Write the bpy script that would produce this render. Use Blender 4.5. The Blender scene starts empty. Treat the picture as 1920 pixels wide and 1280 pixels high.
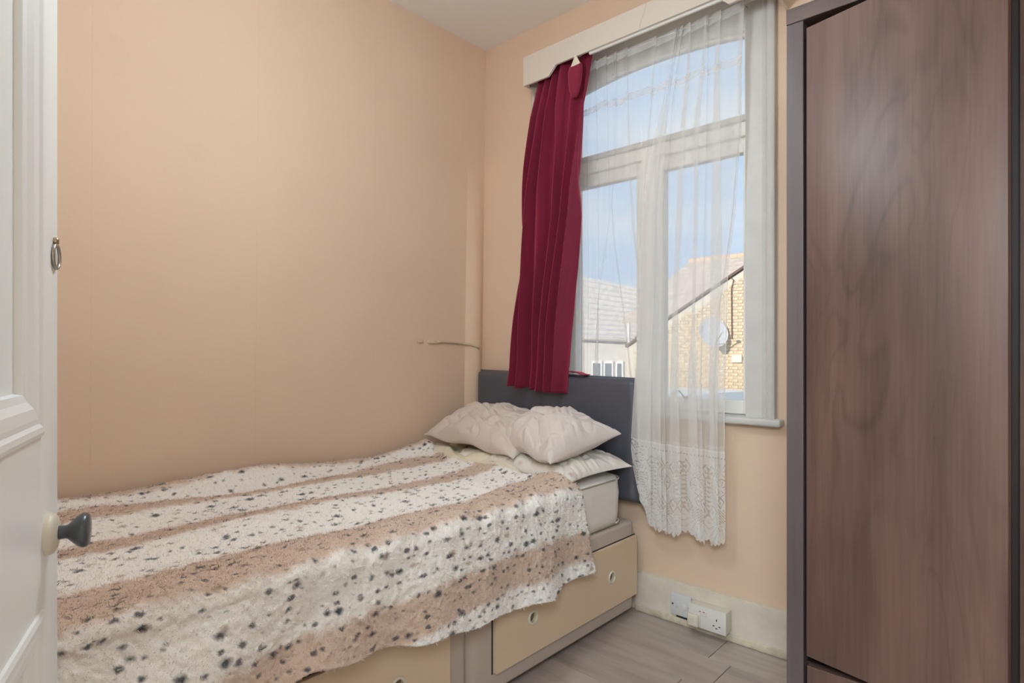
import bpy, bmesh, math, random
import numpy as np
from mathutils import Vector, Matrix

S = bpy.context.scene
COL = S.collection
R = math.radians
rnd = random.Random(7)

# ------------------------------------------------------------------ camera, world, lights, exposure
cam_d = bpy.data.cameras.new('camera')
cam = bpy.data.objects.new('camera', cam_d); COL.objects.link(cam)
cam.location = (0, 0, 1.1)
cam.rotation_euler = (R(90), 0, R(42.45))
cam_d.sensor_width = 36; cam_d.lens = 36 * 1113 / 1920
cam_d.shift_y = 19 / 1920
cam_d.clip_start = 0.02; cam_d.clip_end = 300
S.camera = cam

S.view_settings.view_transform = 'Standard'
S.view_settings.look = 'None'
S.view_settings.exposure = 0.0
S.view_settings.gamma = 1.0
S.view_settings.use_curve_mapping = False
S.cycles.transparent_max_bounces = 40
S.cycles.max_bounces = 12
S.cycles.diffuse_bounces = 6

W = bpy.data.worlds.new('sky'); S.world = W; W.use_nodes = True
wn = W.node_tree; wn.nodes.clear()
def N(nt, t, **kw):
    n = nt.nodes.new(t)
    for k, v in kw.items():
        if k.startswith('i_'):
            n.inputs[k[2:].replace('_', ' ')].default_value = v
        else: setattr(n, k, v)
    return n
wo = N(wn, 'ShaderNodeOutputWorld'); wb = N(wn, 'ShaderNodeBackground')
wt = N(wn, 'ShaderNodeTexCoord'); wm = N(wn, 'ShaderNodeMapping')
wm.inputs['Scale'].default_value = (1.5, 1.5, 5.0)
wz = N(wn, 'ShaderNodeTexNoise'); wz.inputs['Scale'].default_value = 2.2; wz.inputs['Detail'].default_value = 6
wr = N(wn, 'ShaderNodeValToRGB')
wr.color_ramp.elements[0].position = .42; wr.color_ramp.elements[0].color = (.58, .75, .97, 1)
wr.color_ramp.elements[1].position = .72; wr.color_ramp.elements[1].color = (.86, .91, .97, 1)
wn.links.new(wt.outputs['Generated'], wm.inputs[0]); wn.links.new(wm.outputs[0], wz.inputs['Vector'])
wn.links.new(wz.outputs['Fac'], wr.inputs[0]); wn.links.new(wr.outputs[0], wb.inputs['Color'])
wn.links.new(wb.outputs[0], wo.inputs[0])
wb.inputs['Strength'].default_value = 1.0

def light(name, kind, loc, rot, energy, color, **kw):
    d = bpy.data.lights.new(name, kind); d.energy = energy; d.color = color
    for k, v in kw.items(): setattr(d, k, v)
    o = bpy.data.objects.new(name, d); COL.objects.link(o); o.location = loc; o.rotation_euler = rot
    return o
# sun behind the house, lighting the backs of the houses across the yards
light('sun', 'SUN', (0, -5, 10), (R(70), 0, R(-12)), 3.5, (1, .92, .80), angle=R(.6))
# ceiling lamp of the bedroom, outside the frame, and an unseen fill light added in the hall
LAMP_STRENGTH = 40.0          # glow of the bedroom's globe pendant, which hangs above the frame
light('hall_fill_light', 'AREA', (.25, -1.0, 2.2), (R(64), 0, R(34)), 108, (.80, .925, 1), shape='RECTANGLE', size=1.2, size_y=.9)

# ------------------------------------------------------------------ helpers
def obj(name, bm, m, parent=None, smooth=False, label=None, stuff=False):
    me = bpy.data.meshes.new(name)
    if parent is not None:
        off = parent.matrix_world_loc if hasattr(parent, 'matrix_world_loc') else root_loc(parent)
        bmesh.ops.translate(bm, verts=bm.verts, vec=-off)
    bmesh.ops.recalc_face_normals(bm, faces=bm.faces)
    bm.to_mesh(me); bm.free()
    if smooth:
        me.shade_smooth()
        if smooth != True: me.set_sharp_from_angle(angle=R(smooth))
    for mm in (m if isinstance(m, (list, tuple)) else [m]): me.materials.append(mm)
    o = bpy.data.objects.new(name, me); COL.objects.link(o)
    if parent is not None: o.parent = parent
    if label: o['label'] = label
    if stuff: o['kind'] = 'stuff'
    return o
def root_loc(p):
    v = Vector((0, 0, 0))
    while p is not None:
        v += p.location; p = p.parent
    return v
def empty(name, loc=(0, 0, 0)):
    o = bpy.data.objects.new(name, None); COL.objects.link(o); o.location = loc; o.empty_display_size = .1
    return o
def tag(o, label, cat, group=None):
    o['label'] = label; o['category'] = cat
    if group: o['group'] = group
    return o
def struct(o, label=None):
    o['kind'] = 'structure'
    if label: o['label'] = label
    return o
def bx(bm, x0, x1, y0, y1, z0, z1, bev=0, seg=2):
    b = bmesh.new()
    r = bmesh.ops.create_cube(b, size=1)
    for v in b.verts:
        v.co = Vector((x0 + (v.co.x + .5) * (x1 - x0), y0 + (v.co.y + .5) * (y1 - y0), z0 + (v.co.z + .5) * (z1 - z0)))
    if bev: bmesh.ops.bevel(b, geom=list(b.edges), offset=bev, segments=seg, affect='EDGES', profile=.5)
    merge(bm, b); return bm
def merge(bm, b, mat=None):
    if mat is not None: bmesh.ops.transform(b, matrix=mat, verts=b.verts)
    me = bpy.data.meshes.new('t'); b.to_mesh(me); b.free(); bm.from_mesh(me); bpy.data.meshes.remove(me)
def box(name, x0, x1, y0, y1, z0, z1, m, parent=None, bev=.002, seg=2, label=None):
    return obj(name, bx(bmesh.new(), x0, x1, y0, y1, z0, z1, bev, seg), m, parent, smooth=False, label=label)
def cyl(bm, p0, p1, r0, r1=None, seg=20):
    p0 = Vector(p0); p1 = Vector(p1); r1 = r0 if r1 is None else r1
    b = bmesh.new(); bmesh.ops.create_cone(b, cap_ends=True, segments=seg, radius1=r0, radius2=r1, depth=(p1 - p0).length)
    q = (p1 - p0).to_track_quat('Z', 'Y')
    merge(bm, b, Matrix.Translation((p0 + p1) / 2) @ q.to_matrix().to_4x4()); return bm
def lathe(bm, o, axis, prof, seg=32):
    """prof: list of (distance along axis, radius)"""
    q = Vector(axis).to_track_quat('Z', 'Y'); b = bmesh.new(); rings = []
    for h, r in prof:
        rings.append([b.verts.new((r * math.cos(2 * math.pi * k / seg), r * math.sin(2 * math.pi * k / seg), h)) for k in range(seg)])
    for a, c in zip(rings, rings[1:]):
        for k in range(seg): b.faces.new((a[k], a[(k + 1) % seg], c[(k + 1) % seg], c[k]))
    b.faces.new(rings[0][::-1]); b.faces.new(rings[-1])
    merge(bm, b, Matrix.Translation(Vector(o)) @ q.to_matrix().to_4x4()); return bm
def torus(bm, o, axis, R0, r, seg=36, rs=10, sc=(1, 1)):
    q = Vector(axis).to_track_quat('Z', 'Y'); b = bmesh.new(); rings = []
    for k in range(seg):
        a = 2 * math.pi * k / seg
        rings.append([b.verts.new(((R0 + r * math.cos(t)) * math.cos(a) * sc[0], (R0 + r * math.cos(t)) * math.sin(a) * sc[1], r * math.sin(t))) for t in [2 * math.pi * j / rs for j in range(rs)]])
    for k in range(seg):
        a, c = rings[k], rings[(k + 1) % seg]
        for j in range(rs): b.faces.new((a[j], c[j], c[(j + 1) % rs], a[(j + 1) % rs]))
    merge(bm, b, Matrix.Translation(Vector(o)) @ q.to_matrix().to_4x4()); return bm
def tube(bm, pts, r, seg=10):
    pts = [Vector(p) for p in pts]; rings = []
    for i, p in enumerate(pts):
        d = (pts[min(i + 1, len(pts) - 1)] - pts[max(i - 1, 0)]).normalized()
        up = Vector((0, 0, 1)) if abs(d.z) < .9 else Vector((1, 0, 0))
        a = d.cross(up).normalized(); c = a.cross(d)
        rr = r[i] if isinstance(r, (list, tuple)) else r
        rings.append([bm.verts.new(p + rr * (a * math.cos(t) + c * math.sin(t))) for t in [2 * math.pi * j / seg for j in range(seg)]])
    for a, c in zip(rings, rings[1:]):
        for j in range(seg): bm.faces.new((a[j], a[(j + 1) % seg], c[(j + 1) % seg], c[j]))
    bm.faces.new(rings[0][::-1]); bm.faces.new(rings[-1]); return bm
def prism(bm, poly, y0, y1, plane='xz'):
    """extrude polygon of (x,z) from y0 to y1 (or (x,y) from z0 to z1)"""
    f = (lambda p, t: (p[0], t, p[1])) if plane == 'xz' else ((lambda p, t: (t, p[0], p[1])) if plane == 'yz' else (lambda p, t: (p[0], p[1], t)))
    a = [bm.verts.new(f(p, y0)) for p in poly]; c = [bm.verts.new(f(p, y1)) for p in poly]
    bm.faces.new(a); bm.faces.new(c[::-1]); n = len(poly)
    for i in range(n): bm.faces.new((a[i], c[i], c[(i + 1) % n], a[(i + 1) % n]))
    return bm
def holed(outer, holes, t0, t1, plane):
    """plate with round holes: outer polygon, holes (a,b,r), extruded from t0 to t1"""
    b = bmesh.new(); f = (lambda p, t: (t, p[0], p[1])) if plane == 'yz' else (lambda p, t: (p[0], t, p[1]))
    loops = [outer] + [[(a + r * math.cos(2 * math.pi * k / 28), c + r * math.sin(2 * math.pi * k / 28)) for k in range(28)] for a, c, r in holes]
    ed = []
    for lp in loops:
        vs = [b.verts.new(f(p, t0)) for p in lp]
        ed += [b.edges.new((vs[i], vs[(i + 1) % len(vs)])) for i in range(len(vs))]
    bmesh.ops.triangle_fill(b, edges=ed, use_beauty=True)
    r = bmesh.ops.extrude_face_region(b, geom=list(b.faces))
    bmesh.ops.translate(b, verts=[v for v in r['geom'] if isinstance(v, bmesh.types.BMVert)], vec=Vector(f((0, 0), t1)) - Vector(f((0, 0), t0)))
    return b
def vnoise(a, b, seed=0):
    """smooth value noise at arrays a, b (in lattice units)"""
    rs = np.random.RandomState(seed); T = rs.rand(256, 256)
    ia = np.floor(a).astype(int); ib = np.floor(b).astype(int); fa = a - ia; fb = b - ib
    fa = fa * fa * fa * (fa * (fa * 6 - 15) + 10); fb = fb * fb * fb * (fb * (fb * 6 - 15) + 10)
    g = lambda i, j: T[i % 256, j % 256]
    return ((g(ia, ib) * (1 - fa) + g(ia + 1, ib) * fa) * (1 - fb) + (g(ia, ib + 1) * (1 - fa) + g(ia + 1, ib + 1) * fa) * fb) - .5
def gridmesh(name, X, Y, Z, m, parent=None, uv=None, attr=None, label=None, mask=None, smooth=True):
    """regular grid arrays -> mesh object"""
    nr, nc = X.shape
    co = np.stack([X, Y, Z], -1).reshape(-1, 3)
    if parent is not None: co = co - np.array(root_loc(parent))
    i = np.arange(nr - 1)[:, None] * nc + np.arange(nc - 1)[None, :]
    q = np.stack([i, i + 1, i + nc + 1, i + nc], -1).reshape(-1, 4)
    if mask is not None: q = q[mask[:-1, :-1].reshape(-1)]
    me = bpy.data.meshes.new(name)
    me.vertices.add(len(co)); me.vertices.foreach_set('co', co.astype(np.float32).ravel())
    me.loops.add(q.size); me.loops.foreach_set('vertex_index', q.astype(np.int32).ravel())
    me.polygons.add(len(q)); me.polygons.foreach_set('loop_start', np.arange(0, q.size, 4, dtype=np.int32))
    me.update(calc_edges=True)
    if uv is not None:
        l = me.uv_layers.new(name='UVMap'); u = np.stack([uv[0].ravel()[q.ravel()], uv[1].ravel()[q.ravel()]], -1)
        l.data.foreach_set('uv', u.astype(np.float32).ravel())
    if attr is not None:
        a = me.attributes.new('cover', 'FLOAT', 'POINT'); a.data.foreach_set('value', attr.astype(np.float32).ravel())
    if smooth: me.shade_smooth()
    me.materials.append(m)
    o = bpy.data.objects.new(name, me); COL.objects.link(o)
    if parent is not None: o.parent = parent
    if label: o['label'] = label
    return o
def interp(tab, z):
    """tab of (z, value), z array"""
    t = sorted(tab); return np.interp(z, [p[0] for p in t], [p[1] for p in t])

# ------------------------------------------------------------------ materials
def mat(name, col, rough=.6, bump=0, bscale=200, var=0, vscale=3, metal=0, sheen=0, coat=0, spec=.5, detail=4, stretch=None, emit=0):
    m = bpy.data.materials.new(name); m.use_nodes = True; nt = m.node_tree
    p = nt.nodes['Principled BSDF']
    p.inputs['Base Color'].default_value = (*col, 1); p.inputs['Roughness'].default_value = rough
    p.inputs['Metallic'].default_value = metal; p.inputs['Specular IOR Level'].default_value = spec
    p.inputs['Coat Weight'].default_value = coat; p.inputs['Sheen Weight'].default_value = sheen
    tc = N(nt, 'ShaderNodeTexCoord'); mp = N(nt, 'ShaderNodeMapping')
    nt.links.new(tc.outputs['Object'], mp.inputs[0])
    if stretch: mp.inputs['Scale'].default_value = stretch
    if var:
        n = N(nt, 'ShaderNodeTexNoise'); n.inputs['Scale'].default_value = vscale; n.inputs['Detail'].default_value = 5
        nt.links.new(mp.outputs[0], n.inputs['Vector'])
        r = N(nt, 'ShaderNodeMapRange'); r.inputs['From Min'].default_value = .3; r.inputs['From Max'].default_value = .7
        r.inputs['To Min'].default_value = 1 - var; r.inputs['To Max'].default_value = 1 + var
        nt.links.new(n.outputs['Fac'], r.inputs['Value'])
        mx = N(nt, 'ShaderNodeMix', data_type='RGBA', blend_type='MULTIPLY'); mx.inputs[0].default_value = 1
        mx.inputs[6].default_value = (*col, 1); nt.links.new(r.outputs[0], mx.inputs[7])
        nt.links.new(mx.outputs[2], p.inputs['Base Color'])
    if bump:
        n = N(nt, 'ShaderNodeTexNoise'); n.inputs['Scale'].default_value = bscale; n.inputs['Detail'].default_value = detail
        nt.links.new(mp.outputs[0], n.inputs['Vector'])
        b = N(nt, 'ShaderNodeBump'); b.inputs['Strength'].default_value = bump; b.inputs['Distance'].default_value = .004
        nt.links.new(n.outputs['Fac'], b.inputs['Height']); nt.links.new(b.outputs[0], p.inputs['Normal'])
    return m
def wood(name, dark, light_, rough, axis='z', sc=1.0, coat=.15):
    m = bpy.data.materials.new(name); m.use_nodes = True; nt = m.node_tree; p = nt.nodes['Principled BSDF']
    tc = N(nt, 'ShaderNodeTexCoord'); mp = N(nt, 'ShaderNodeMapping'); nt.links.new(tc.outputs['Object'], mp.inputs[0])
    s = {'z': (1, 1, .22), 'x': (.22, 1, 1)}[axis]; mp.inputs['Scale'].default_value = tuple(q * sc for q in s)
    n0 = N(nt, 'ShaderNodeTexNoise'); n0.inputs['Scale'].default_value = 5.5; n0.inputs['Detail'].default_value = 3; n0.inputs['Distortion'].default_value = .6
    nt.links.new(mp.outputs[0], n0.inputs['Vector'])
    # rings: sine of a distorted field gives cathedral figure
    mm = N(nt, 'ShaderNodeMath', operation='MULTIPLY'); mm.inputs[1].default_value = 70; nt.links.new(n0.outputs['Fac'], mm.inputs[0])
    si = N(nt, 'ShaderNodeMath', operation='SINE'); nt.links.new(mm.outputs[0], si.inputs[0])
    mp2 = N(nt, 'ShaderNodeMapping'); nt.links.new(tc.outputs['Object'], mp2.inputs[0])
    mp2.inputs['Scale'].default_value = {'z': (1, 1, .03), 'x': (.02, 1, 1)}[axis]
    n1 = N(nt, 'ShaderNodeTexNoise'); n1.inputs['Scale'].default_value = 130; n1.inputs['Detail'].default_value = 5
    nt.links.new(mp2.outputs[0], n1.inputs['Vector'])
    n2 = N(nt, 'ShaderNodeTexNoise'); n2.inputs['Scale'].default_value = 9; n2.inputs['Detail'].default_value = 3
    mp3 = N(nt, 'ShaderNodeMapping'); nt.links.new(tc.outputs['Object'], mp3.inputs[0])
    mp3.inputs['Scale'].default_value = {'z': (1, 1, .14), 'x': (.08, 1, 1)}[axis]
    nt.links.new(mp3.outputs[0], n2.inputs['Vector'])
    s1 = N(nt, 'ShaderNodeMath', operation='MULTIPLY_ADD'); nt.links.new(si.outputs[0], s1.inputs[0]); s1.inputs[1].default_value = .5; s1.inputs[2].default_value = .5
    s2 = N(nt, 'ShaderNodeMath', operation='POWER'); nt.links.new(s1.outputs[0], s2.inputs[0]); s2.inputs[1].default_value = 5
    nm = N(nt, 'ShaderNodeTexNoise'); nm.inputs['Scale'].default_value = 3; nt.links.new(mp.outputs[0], nm.inputs['Vector'])
    mk = N(nt, 'ShaderNodeMapRange'); mk.inputs['From Min'].default_value = .42; mk.inputs['From Max'].default_value = .62; mk.inputs['To Max'].default_value = -.16; nt.links.new(nm.outputs['Fac'], mk.inputs['Value'])
    s3 = N(nt, 'ShaderNodeMath', operation='MULTIPLY'); nt.links.new(s2.outputs[0], s3.inputs[0]); nt.links.new(mk.outputs[0], s3.inputs[1])
    a = N(nt, 'ShaderNodeMath', operation='ADD'); nt.links.new(s3.outputs[0], a.inputs[0]); nt.links.new(n2.outputs['Fac'], a.inputs[1])
    sc_ = N(nt, 'ShaderNodeMath', operation='MULTIPLY_ADD'); nt.links.new(n1.outputs['Fac'], sc_.inputs[0]); sc_.inputs[1].default_value = .35
    nt.links.new(a.outputs[0], sc_.inputs[2])
    r = N(nt, 'ShaderNodeValToRGB'); e = r.color_ramp.elements
    e[0].position = .42; e[0].color = (*dark, 1); e[1].position = .95; e[1].color = (*light_, 1)
    nt.links.new(sc_.outputs[0], r.inputs[0]); nt.links.new(r.outputs[0], p.inputs['Base Color'])
    p.inputs['Roughness'].default_value = rough; p.inputs['Coat Weight'].default_value = coat; p.inputs['Coat Roughness'].default_value = .35
    bp = N(nt, 'ShaderNodeBump'); bp.inputs['Strength'].default_value = .12; bp.inputs['Distance'].default_value = .001
    nt.links.new(n1.outputs['Fac'], bp.inputs['Height']); nt.links.new(bp.outputs[0], p.inputs['Normal'])
    return m
def cloth_sheer(name, col, lo, hi):
    """woven sheer cloth: the point attribute 'cover' sets how closely the threads fill it"""
    m = bpy.data.materials.new(name); m.use_nodes = True; nt = m.node_tree; nt.nodes.clear()
    o = N(nt, 'ShaderNodeOutputMaterial'); mix = N(nt, 'ShaderNodeMixShader'); tr = N(nt, 'ShaderNodeBsdfTransparent')
    m2 = N(nt, 'ShaderNodeMixShader'); d = N(nt, 'ShaderNodeBsdfDiffuse'); t = N(nt, 'ShaderNodeBsdfTranslucent')
    d.inputs['Color'].default_value = (*col, 1); t.inputs['Color'].default_value = (*col, 1); m2.inputs[0].default_value = .45
    at = N(nt, 'ShaderNodeAttribute', attribute_name='cover')
    mr = N(nt, 'ShaderNodeMapRange'); mr.inputs['To Min'].default_value = lo; mr.inputs['To Max'].default_value = hi
    nt.links.new(at.outputs['Fac'], mr.inputs['Value'])
    nt.links.new(d.outputs[0], m2.inputs[1]); nt.links.new(t.outputs[0], m2.inputs[2])
    nt.links.new(mr.outputs[0], mix.inputs[0]); nt.links.new(tr.outputs[0], mix.inputs[1]); nt.links.new(m2.outputs[0], mix.inputs[2])
    nt.links.new(mix.outputs[0], o.inputs[0]); return m
def wall_paint(name, col):
    m = mat(name, col, rough=.75, bump=.12, bscale=60, var=.035, vscale=1.6, spec=.25)
    nt = m.node_tree; p = nt.nodes['Principled BSDF']
    src = p.inputs['Base Color'].links[0].from_socket
    # scuffs and grease: small sparse darker marks
    tc = N(nt, 'ShaderNodeTexCoord'); n = N(nt, 'ShaderNodeTexNoise'); n.inputs['Scale'].default_value = 7; n.inputs['Detail'].default_value = 8; n.inputs['Roughness'].default_value = .65
    nt.links.new(tc.outputs['Object'], n.inputs['Vector'])
    r = N(nt, 'ShaderNodeMapRange'); r.inputs['From Min'].default_value = .62; r.inputs['From Max'].default_value = .78; r.inputs['To Max'].default_value = .15
    nt.links.new(n.outputs['Fac'], r.inputs['Value'])
    mx = N(nt, 'ShaderNodeMix', data_type='RGBA'); nt.links.new(r.outputs[0], mx.inputs[0]); nt.links.new(src, mx.inputs[6])
    mx.inputs[7].default_value = (col[0] * .72, col[1] * .68, col[2] * .66, 1)
    # butt joints of the wallpaper drops under the paint
    sp = N(nt, 'ShaderNodeSeparateXYZ'); nt.links.new(tc.outputs['Object'], sp.inputs[0])
    md = N(nt, 'ShaderNodeMath', operation='PINGPONG'); md.inputs[1].default_value = .265
    ad = N(nt, 'ShaderNodeMath', operation='ADD'); nt.links.new(sp.outputs['Y'], ad.inputs[0]); ad.inputs[1].default_value = .04
    nt.links.new(ad.outputs[0], md.inputs[0])
    lt = N(nt, 'ShaderNodeMath', operation='LESS_THAN'); nt.links.new(md.outputs[0], lt.inputs[0]); lt.inputs[1].default_value = .0011
    ml = N(nt, 'ShaderNodeMath', operation='MULTIPLY'); nt.links.new(lt.outputs[0], ml.inputs[0]); ml.inputs[1].default_value = .09
    mx2 = N(nt, 'ShaderNodeMix', data_type='RGBA'); nt.links.new(ml.outputs[0], mx2.inputs[0]); nt.links.new(mx.outputs[2], mx2.inputs[6])
    mx2.inputs[7].default_value = (col[0] * .6, col[1] * .55, col[2] * .5, 1)
    nt.links.new(mx2.outputs[2], p.inputs['Base Color']); return m

M = {}
M['wall'] = wall_paint('peach wall paint', (.745, .57, .43))
M['ceiling'] = mat('ceiling paint', (.80, .78, .75), .9, bump=.05, bscale=50)
M['white'] = mat('white gloss paint', (.88, .86, .82), .38, bump=.05, bscale=30, spec=.5)
M['door'] = mat('white door paint', (.88, .925, .94), .34, bump=.03, bscale=25, stretch=(1, 1, .2))
M['oldwhite'] = mat('old white paint', (.62, .61, .58), .45, bump=.25, bscale=45, var=.05, vscale=9)
M['skirt'] = mat('worn skirting paint', (.73, .665, .575), .5, bump=.25, bscale=35, var=.09, vscale=12)
M['pelmet'] = mat('pelmet paint', (.66, .60, .53), .5, bump=.06, bscale=30)
M['hall'] = mat('hall wall paint', (.80, .78, .74), .8)
M['wood'] = wood('dark walnut laminate', (.070, .041, .034), (.178, .104, .082), .44, coat=.0)
M['woodframe'] = wood('dark walnut frame', (.085, .066, .070), (.135, .108, .112), .42, coat=0)
M['woodframex'] = wood('dark walnut rail', (.085, .062, .060), (.15, .105, .095), .42, axis='x', coat=0)
M['interior'] = mat('dark wardrobe interior', (.030, .018, .015), .6)
M['slate'] = mat('slate faux leather', (.080, .085, .108), .42, bump=.25, bscale=600, spec=.55)
M['mattress'] = mat('white mattress ticking', (.86, .83, .78), .85, bump=.3, bscale=160, var=.02, vscale=6)
M['piping'] = mat('cream piping', (.72, .67, .58), .7)
M['divan'] = mat('pinkish beige divan cloth', (.52, .44, .385), .85, bump=.15, bscale=500, sheen=.2)
M['drawer'] = mat('cream drawer front', (.72, .575, .41), .42, bump=.03, bscale=80)
M['dark'] = mat('dark void', (.02, .018, .015), .8)
M['plastic'] = mat('white plastic', (.74, .73, .69), .32)
M['oldplastic'] = mat('yellowed plastic', (.70, .66, .56), .36)
M['red'] = mat('red neon', (.35, .02, .02), .4)
M['brass'] = mat('aged brass', (.45, .36, .24), .35, metal=1)
M['steel'] = mat('dull nickel', (.42, .39, .35), .32, metal=1)
M['knob'] = mat('dark gunmetal knob', (.075, .085, .10), .28, spec=.8, metal=.35)
M['linen'] = mat('pillow cotton', (.63, .555, .505), .9, bump=.25, bscale=250, sheen=.15)
M['linen2'] = mat('pillow cotton lighter', (.665, .60, .565), .9, bump=.25, bscale=250, sheen=.15)
M['sheet'] = mat('cream cotton sheet', (.74, .68, .54), .9, bump=.2, bscale=200)
M['cable'] = mat('painted over cable', (.68, .54, .40), .5)

# velvet
m = mat('burgundy velvet', (.215, .008, .036), .8, bump=.15, bscale=300, sheen=1.0, var=.15, vscale=14, stretch=(1, 1, .15)); p = m.node_tree.nodes['Principled BSDF']
p.inputs['Sheen Tint'].default_value = (1, .16, .30, 1); p.inputs['Sheen Roughness'].default_value = .4; M['velvet'] = m
# floral pillow
m = mat('floral cotton', (.74, .705, .65), .9, bump=.2, bscale=220); nt = m.node_tree; p = nt.nodes['Principled BSDF']
tc = N(nt, 'ShaderNodeTexCoord'); vo = N(nt, 'ShaderNodeTexVoronoi'); vo.inputs['Scale'].default_value = 16; nt.links.new(tc.outputs['Object'], vo.inputs['Vector'])
cr = N(nt, 'ShaderNodeValToRGB'); e = cr.color_ramp.elements; e[0].position = .12; e[0].color = (.62, .45, .47, 1); e[1].position = .3; e[1].color = (.74, .705, .65, 1)
nt.links.new(vo.outputs['Distance'], cr.inputs[0])
vo2 = N(nt, 'ShaderNodeTexVoronoi'); vo2.inputs['Scale'].default_value = 11; nt.links.new(tc.outputs['Object'], vo2.inputs['Vector'])
cr2 = N(nt, 'ShaderNodeValToRGB'); e = cr2.color_ramp.elements; e[0].position = .1; e[0].color = (.84, .84, .72, 1); e[1].position = .25; e[1].color = (1, 1, 1, 1)
nt.links.new(vo2.outputs['Distance'], cr2.inputs[0])
mx = N(nt, 'ShaderNodeMix', data_type='RGBA', blend_type='MULTIPLY'); mx.inputs[0].default_value = .8
nt.links.new(cr.outputs[0], mx.inputs[6]); nt.links.new(cr2.outputs[0], mx.inputs[7]); nt.links.new(mx.outputs[2], p.inputs['Base Color']); M['floral'] = m
M['net'] = cloth_sheer('white net voile', (.93, .925, .91), .0, 1.0)
# glass pane
m = bpy.data.materials.new('window glass'); m.use_nodes = True; nt = m.node_tree; nt.nodes.clear()
o_ = N(nt, 'ShaderNodeOutputMaterial'); mi = N(nt, 'ShaderNodeMixShader'); t_ = N(nt, 'ShaderNodeBsdfTransparent'); g_ = N(nt, 'ShaderNodeBsdfGlossy'); g_.inputs['Roughness'].default_value = .02
fr = N(nt, 'ShaderNodeFresnel'); fr.inputs['IOR'].default_value = 1.3; t_.inputs['Color'].default_value = (.97, .98, .98, 1)
nt.links.new(fr.outputs[0], mi.inputs[0]); nt.links.new(t_.outputs[0], mi.inputs[1]); nt.links.new(g_.outputs[0], mi.inputs[2]); nt.links.new(mi.outputs[0], o_.inputs[0]); M['glass'] = m
# lamp
m = mat('opal lamp shade', (.9, .88, .85), .4); p = m.node_tree.nodes['Principled BSDF']; p.inputs['Emission Color'].default_value = (.84, .94, 1, 1); p.inputs['Emission Strength'].default_value = LAMP_STRENGTH; M['opal'] = m

# floor planks: each plank its own tone
m = bpy.data.materials.new('grey oak laminate'); m.use_nodes = True; nt = m.node_tree; p = nt.nodes['Principled BSDF']
tc = N(nt, 'ShaderNodeTexCoord'); oi = N(nt, 'ShaderNodeObjectInfo'); mp = N(nt, 'ShaderNodeMapping'); mp.inputs['Scale'].default_value = (.09, 1, 1)
ad = N(nt, 'ShaderNodeVectorMath', operation='ADD'); nt.links.new(tc.outputs['Object'], ad.inputs[0]); nt.links.new(oi.outputs['Location'], ad.inputs[1])
ad2 = N(nt, 'ShaderNodeVectorMath', operation='ADD'); nt.links.new(ad.outputs[0], ad2.inputs[0]); nt.links.new(oi.outputs['Random'], ad2.inputs[1]); nt.links.new(ad2.outputs[0], mp.inputs[0])
n = N(nt, 'ShaderNodeTexNoise'); n.inputs['Scale'].default_value = 26; n.inputs['Detail'].default_value = 6; n.inputs['Distortion'].default_value = .4; nt.links.new(mp.outputs[0], n.inputs['Vector'])
cr = N(nt, 'ShaderNodeValToRGB'); e = cr.color_ramp.elements; e[0].position = .3; e[0].color = (.36, .30, .265, 1); e[1].position = .7; e[1].color = (.50, .43, .385, 1)
nt.links.new(n.outputs['Fac'], cr.inputs[0])
mr = N(nt, 'ShaderNodeMapRange'); mr.inputs['To Min'].default_value = .90; mr.inputs['To Max'].default_value = 1.08; nt.links.new(oi.outputs['Random'], mr.inputs['Value'])
mx = N(nt, 'ShaderNodeMix', data_type='RGBA', blend_type='MULTIPLY'); mx.inputs[0].default_value = 1; nt.links.new(cr.outputs[0], mx.inputs[6]); nt.links.new(mr.outputs[0], mx.inputs[7])
nt.links.new(mx.outputs[2], p.inputs['Base Color']); p.inputs['Roughness'].default_value = .42; M['plank'] = m

# fleece: stripes across the bed (u = metres across), dark and tan spots
m = bpy.data.materials.new('leopard stripe fleece'); m.use_nodes = True; nt = m.node_tree; p = nt.nodes['Principled BSDF']
uv = N(nt, 'ShaderNodeUVMap', uv_map='UVMap')
nw = N(nt, 'ShaderNodeTexNoise'); nw.inputs['Scale'].default_value = 22; nw.inputs['Detail'].default_value = 5; nt.links.new(uv.outputs[0], nw.inputs['Vector'])
nw2 = N(nt, 'ShaderNodeTexNoise'); nw2.inputs['Scale'].default_value = 3; nw2.inputs['Detail'].default_value = 2; nt.links.new(uv.outputs[0], nw2.inputs['Vector'])
sp = N(nt, 'ShaderNodeSeparateXYZ'); nt.links.new(uv.outputs[0], sp.inputs[0])
a1 = N(nt, 'ShaderNodeMath', operation='MULTIPLY_ADD'); nt.links.new(nw.outputs['Fac'], a1.inputs[0]); a1.inputs[1].default_value = .055; nt.links.new(sp.outputs['X'], a1.inputs[2])
a2 = N(nt, 'ShaderNodeMath', operation='MULTIPLY_ADD'); nt.links.new(nw2.outputs['Fac'], a2.inputs[0]); a2.inputs[1].default_value = .05; nt.links.new(a1.outputs[0], a2.inputs[2])
a3 = N(nt, 'ShaderNodeMath', operation='ADD'); nt.links.new(a2.outputs[0], a3.inputs[0]); a3.inputs[1].default_value = -.052
a4 = N(nt, 'ShaderNodeMath', operation='DIVIDE'); nt.links.new(a3.outputs[0], a4.inputs[0]); a4.inputs[1].default_value = 1.8
cr = N(nt, 'ShaderNodeValToRGB'); WH = (.88, .855, .82, 1); TA = (.62, .48, .39, 1)
edges = [(0.04, 0), (.055, 1), (.176, 0), (.305, 1), (.47, 0), (.60, 1), (.81, 0), (.985, 1), (1.135, 0), (1.245, 1), (1.37, 0), (1.50, 1)]
el = cr.color_ramp.elements; el[0].position = 0; el[0].color = TA; el[1].position = 1; el[1].color = WH
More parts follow.
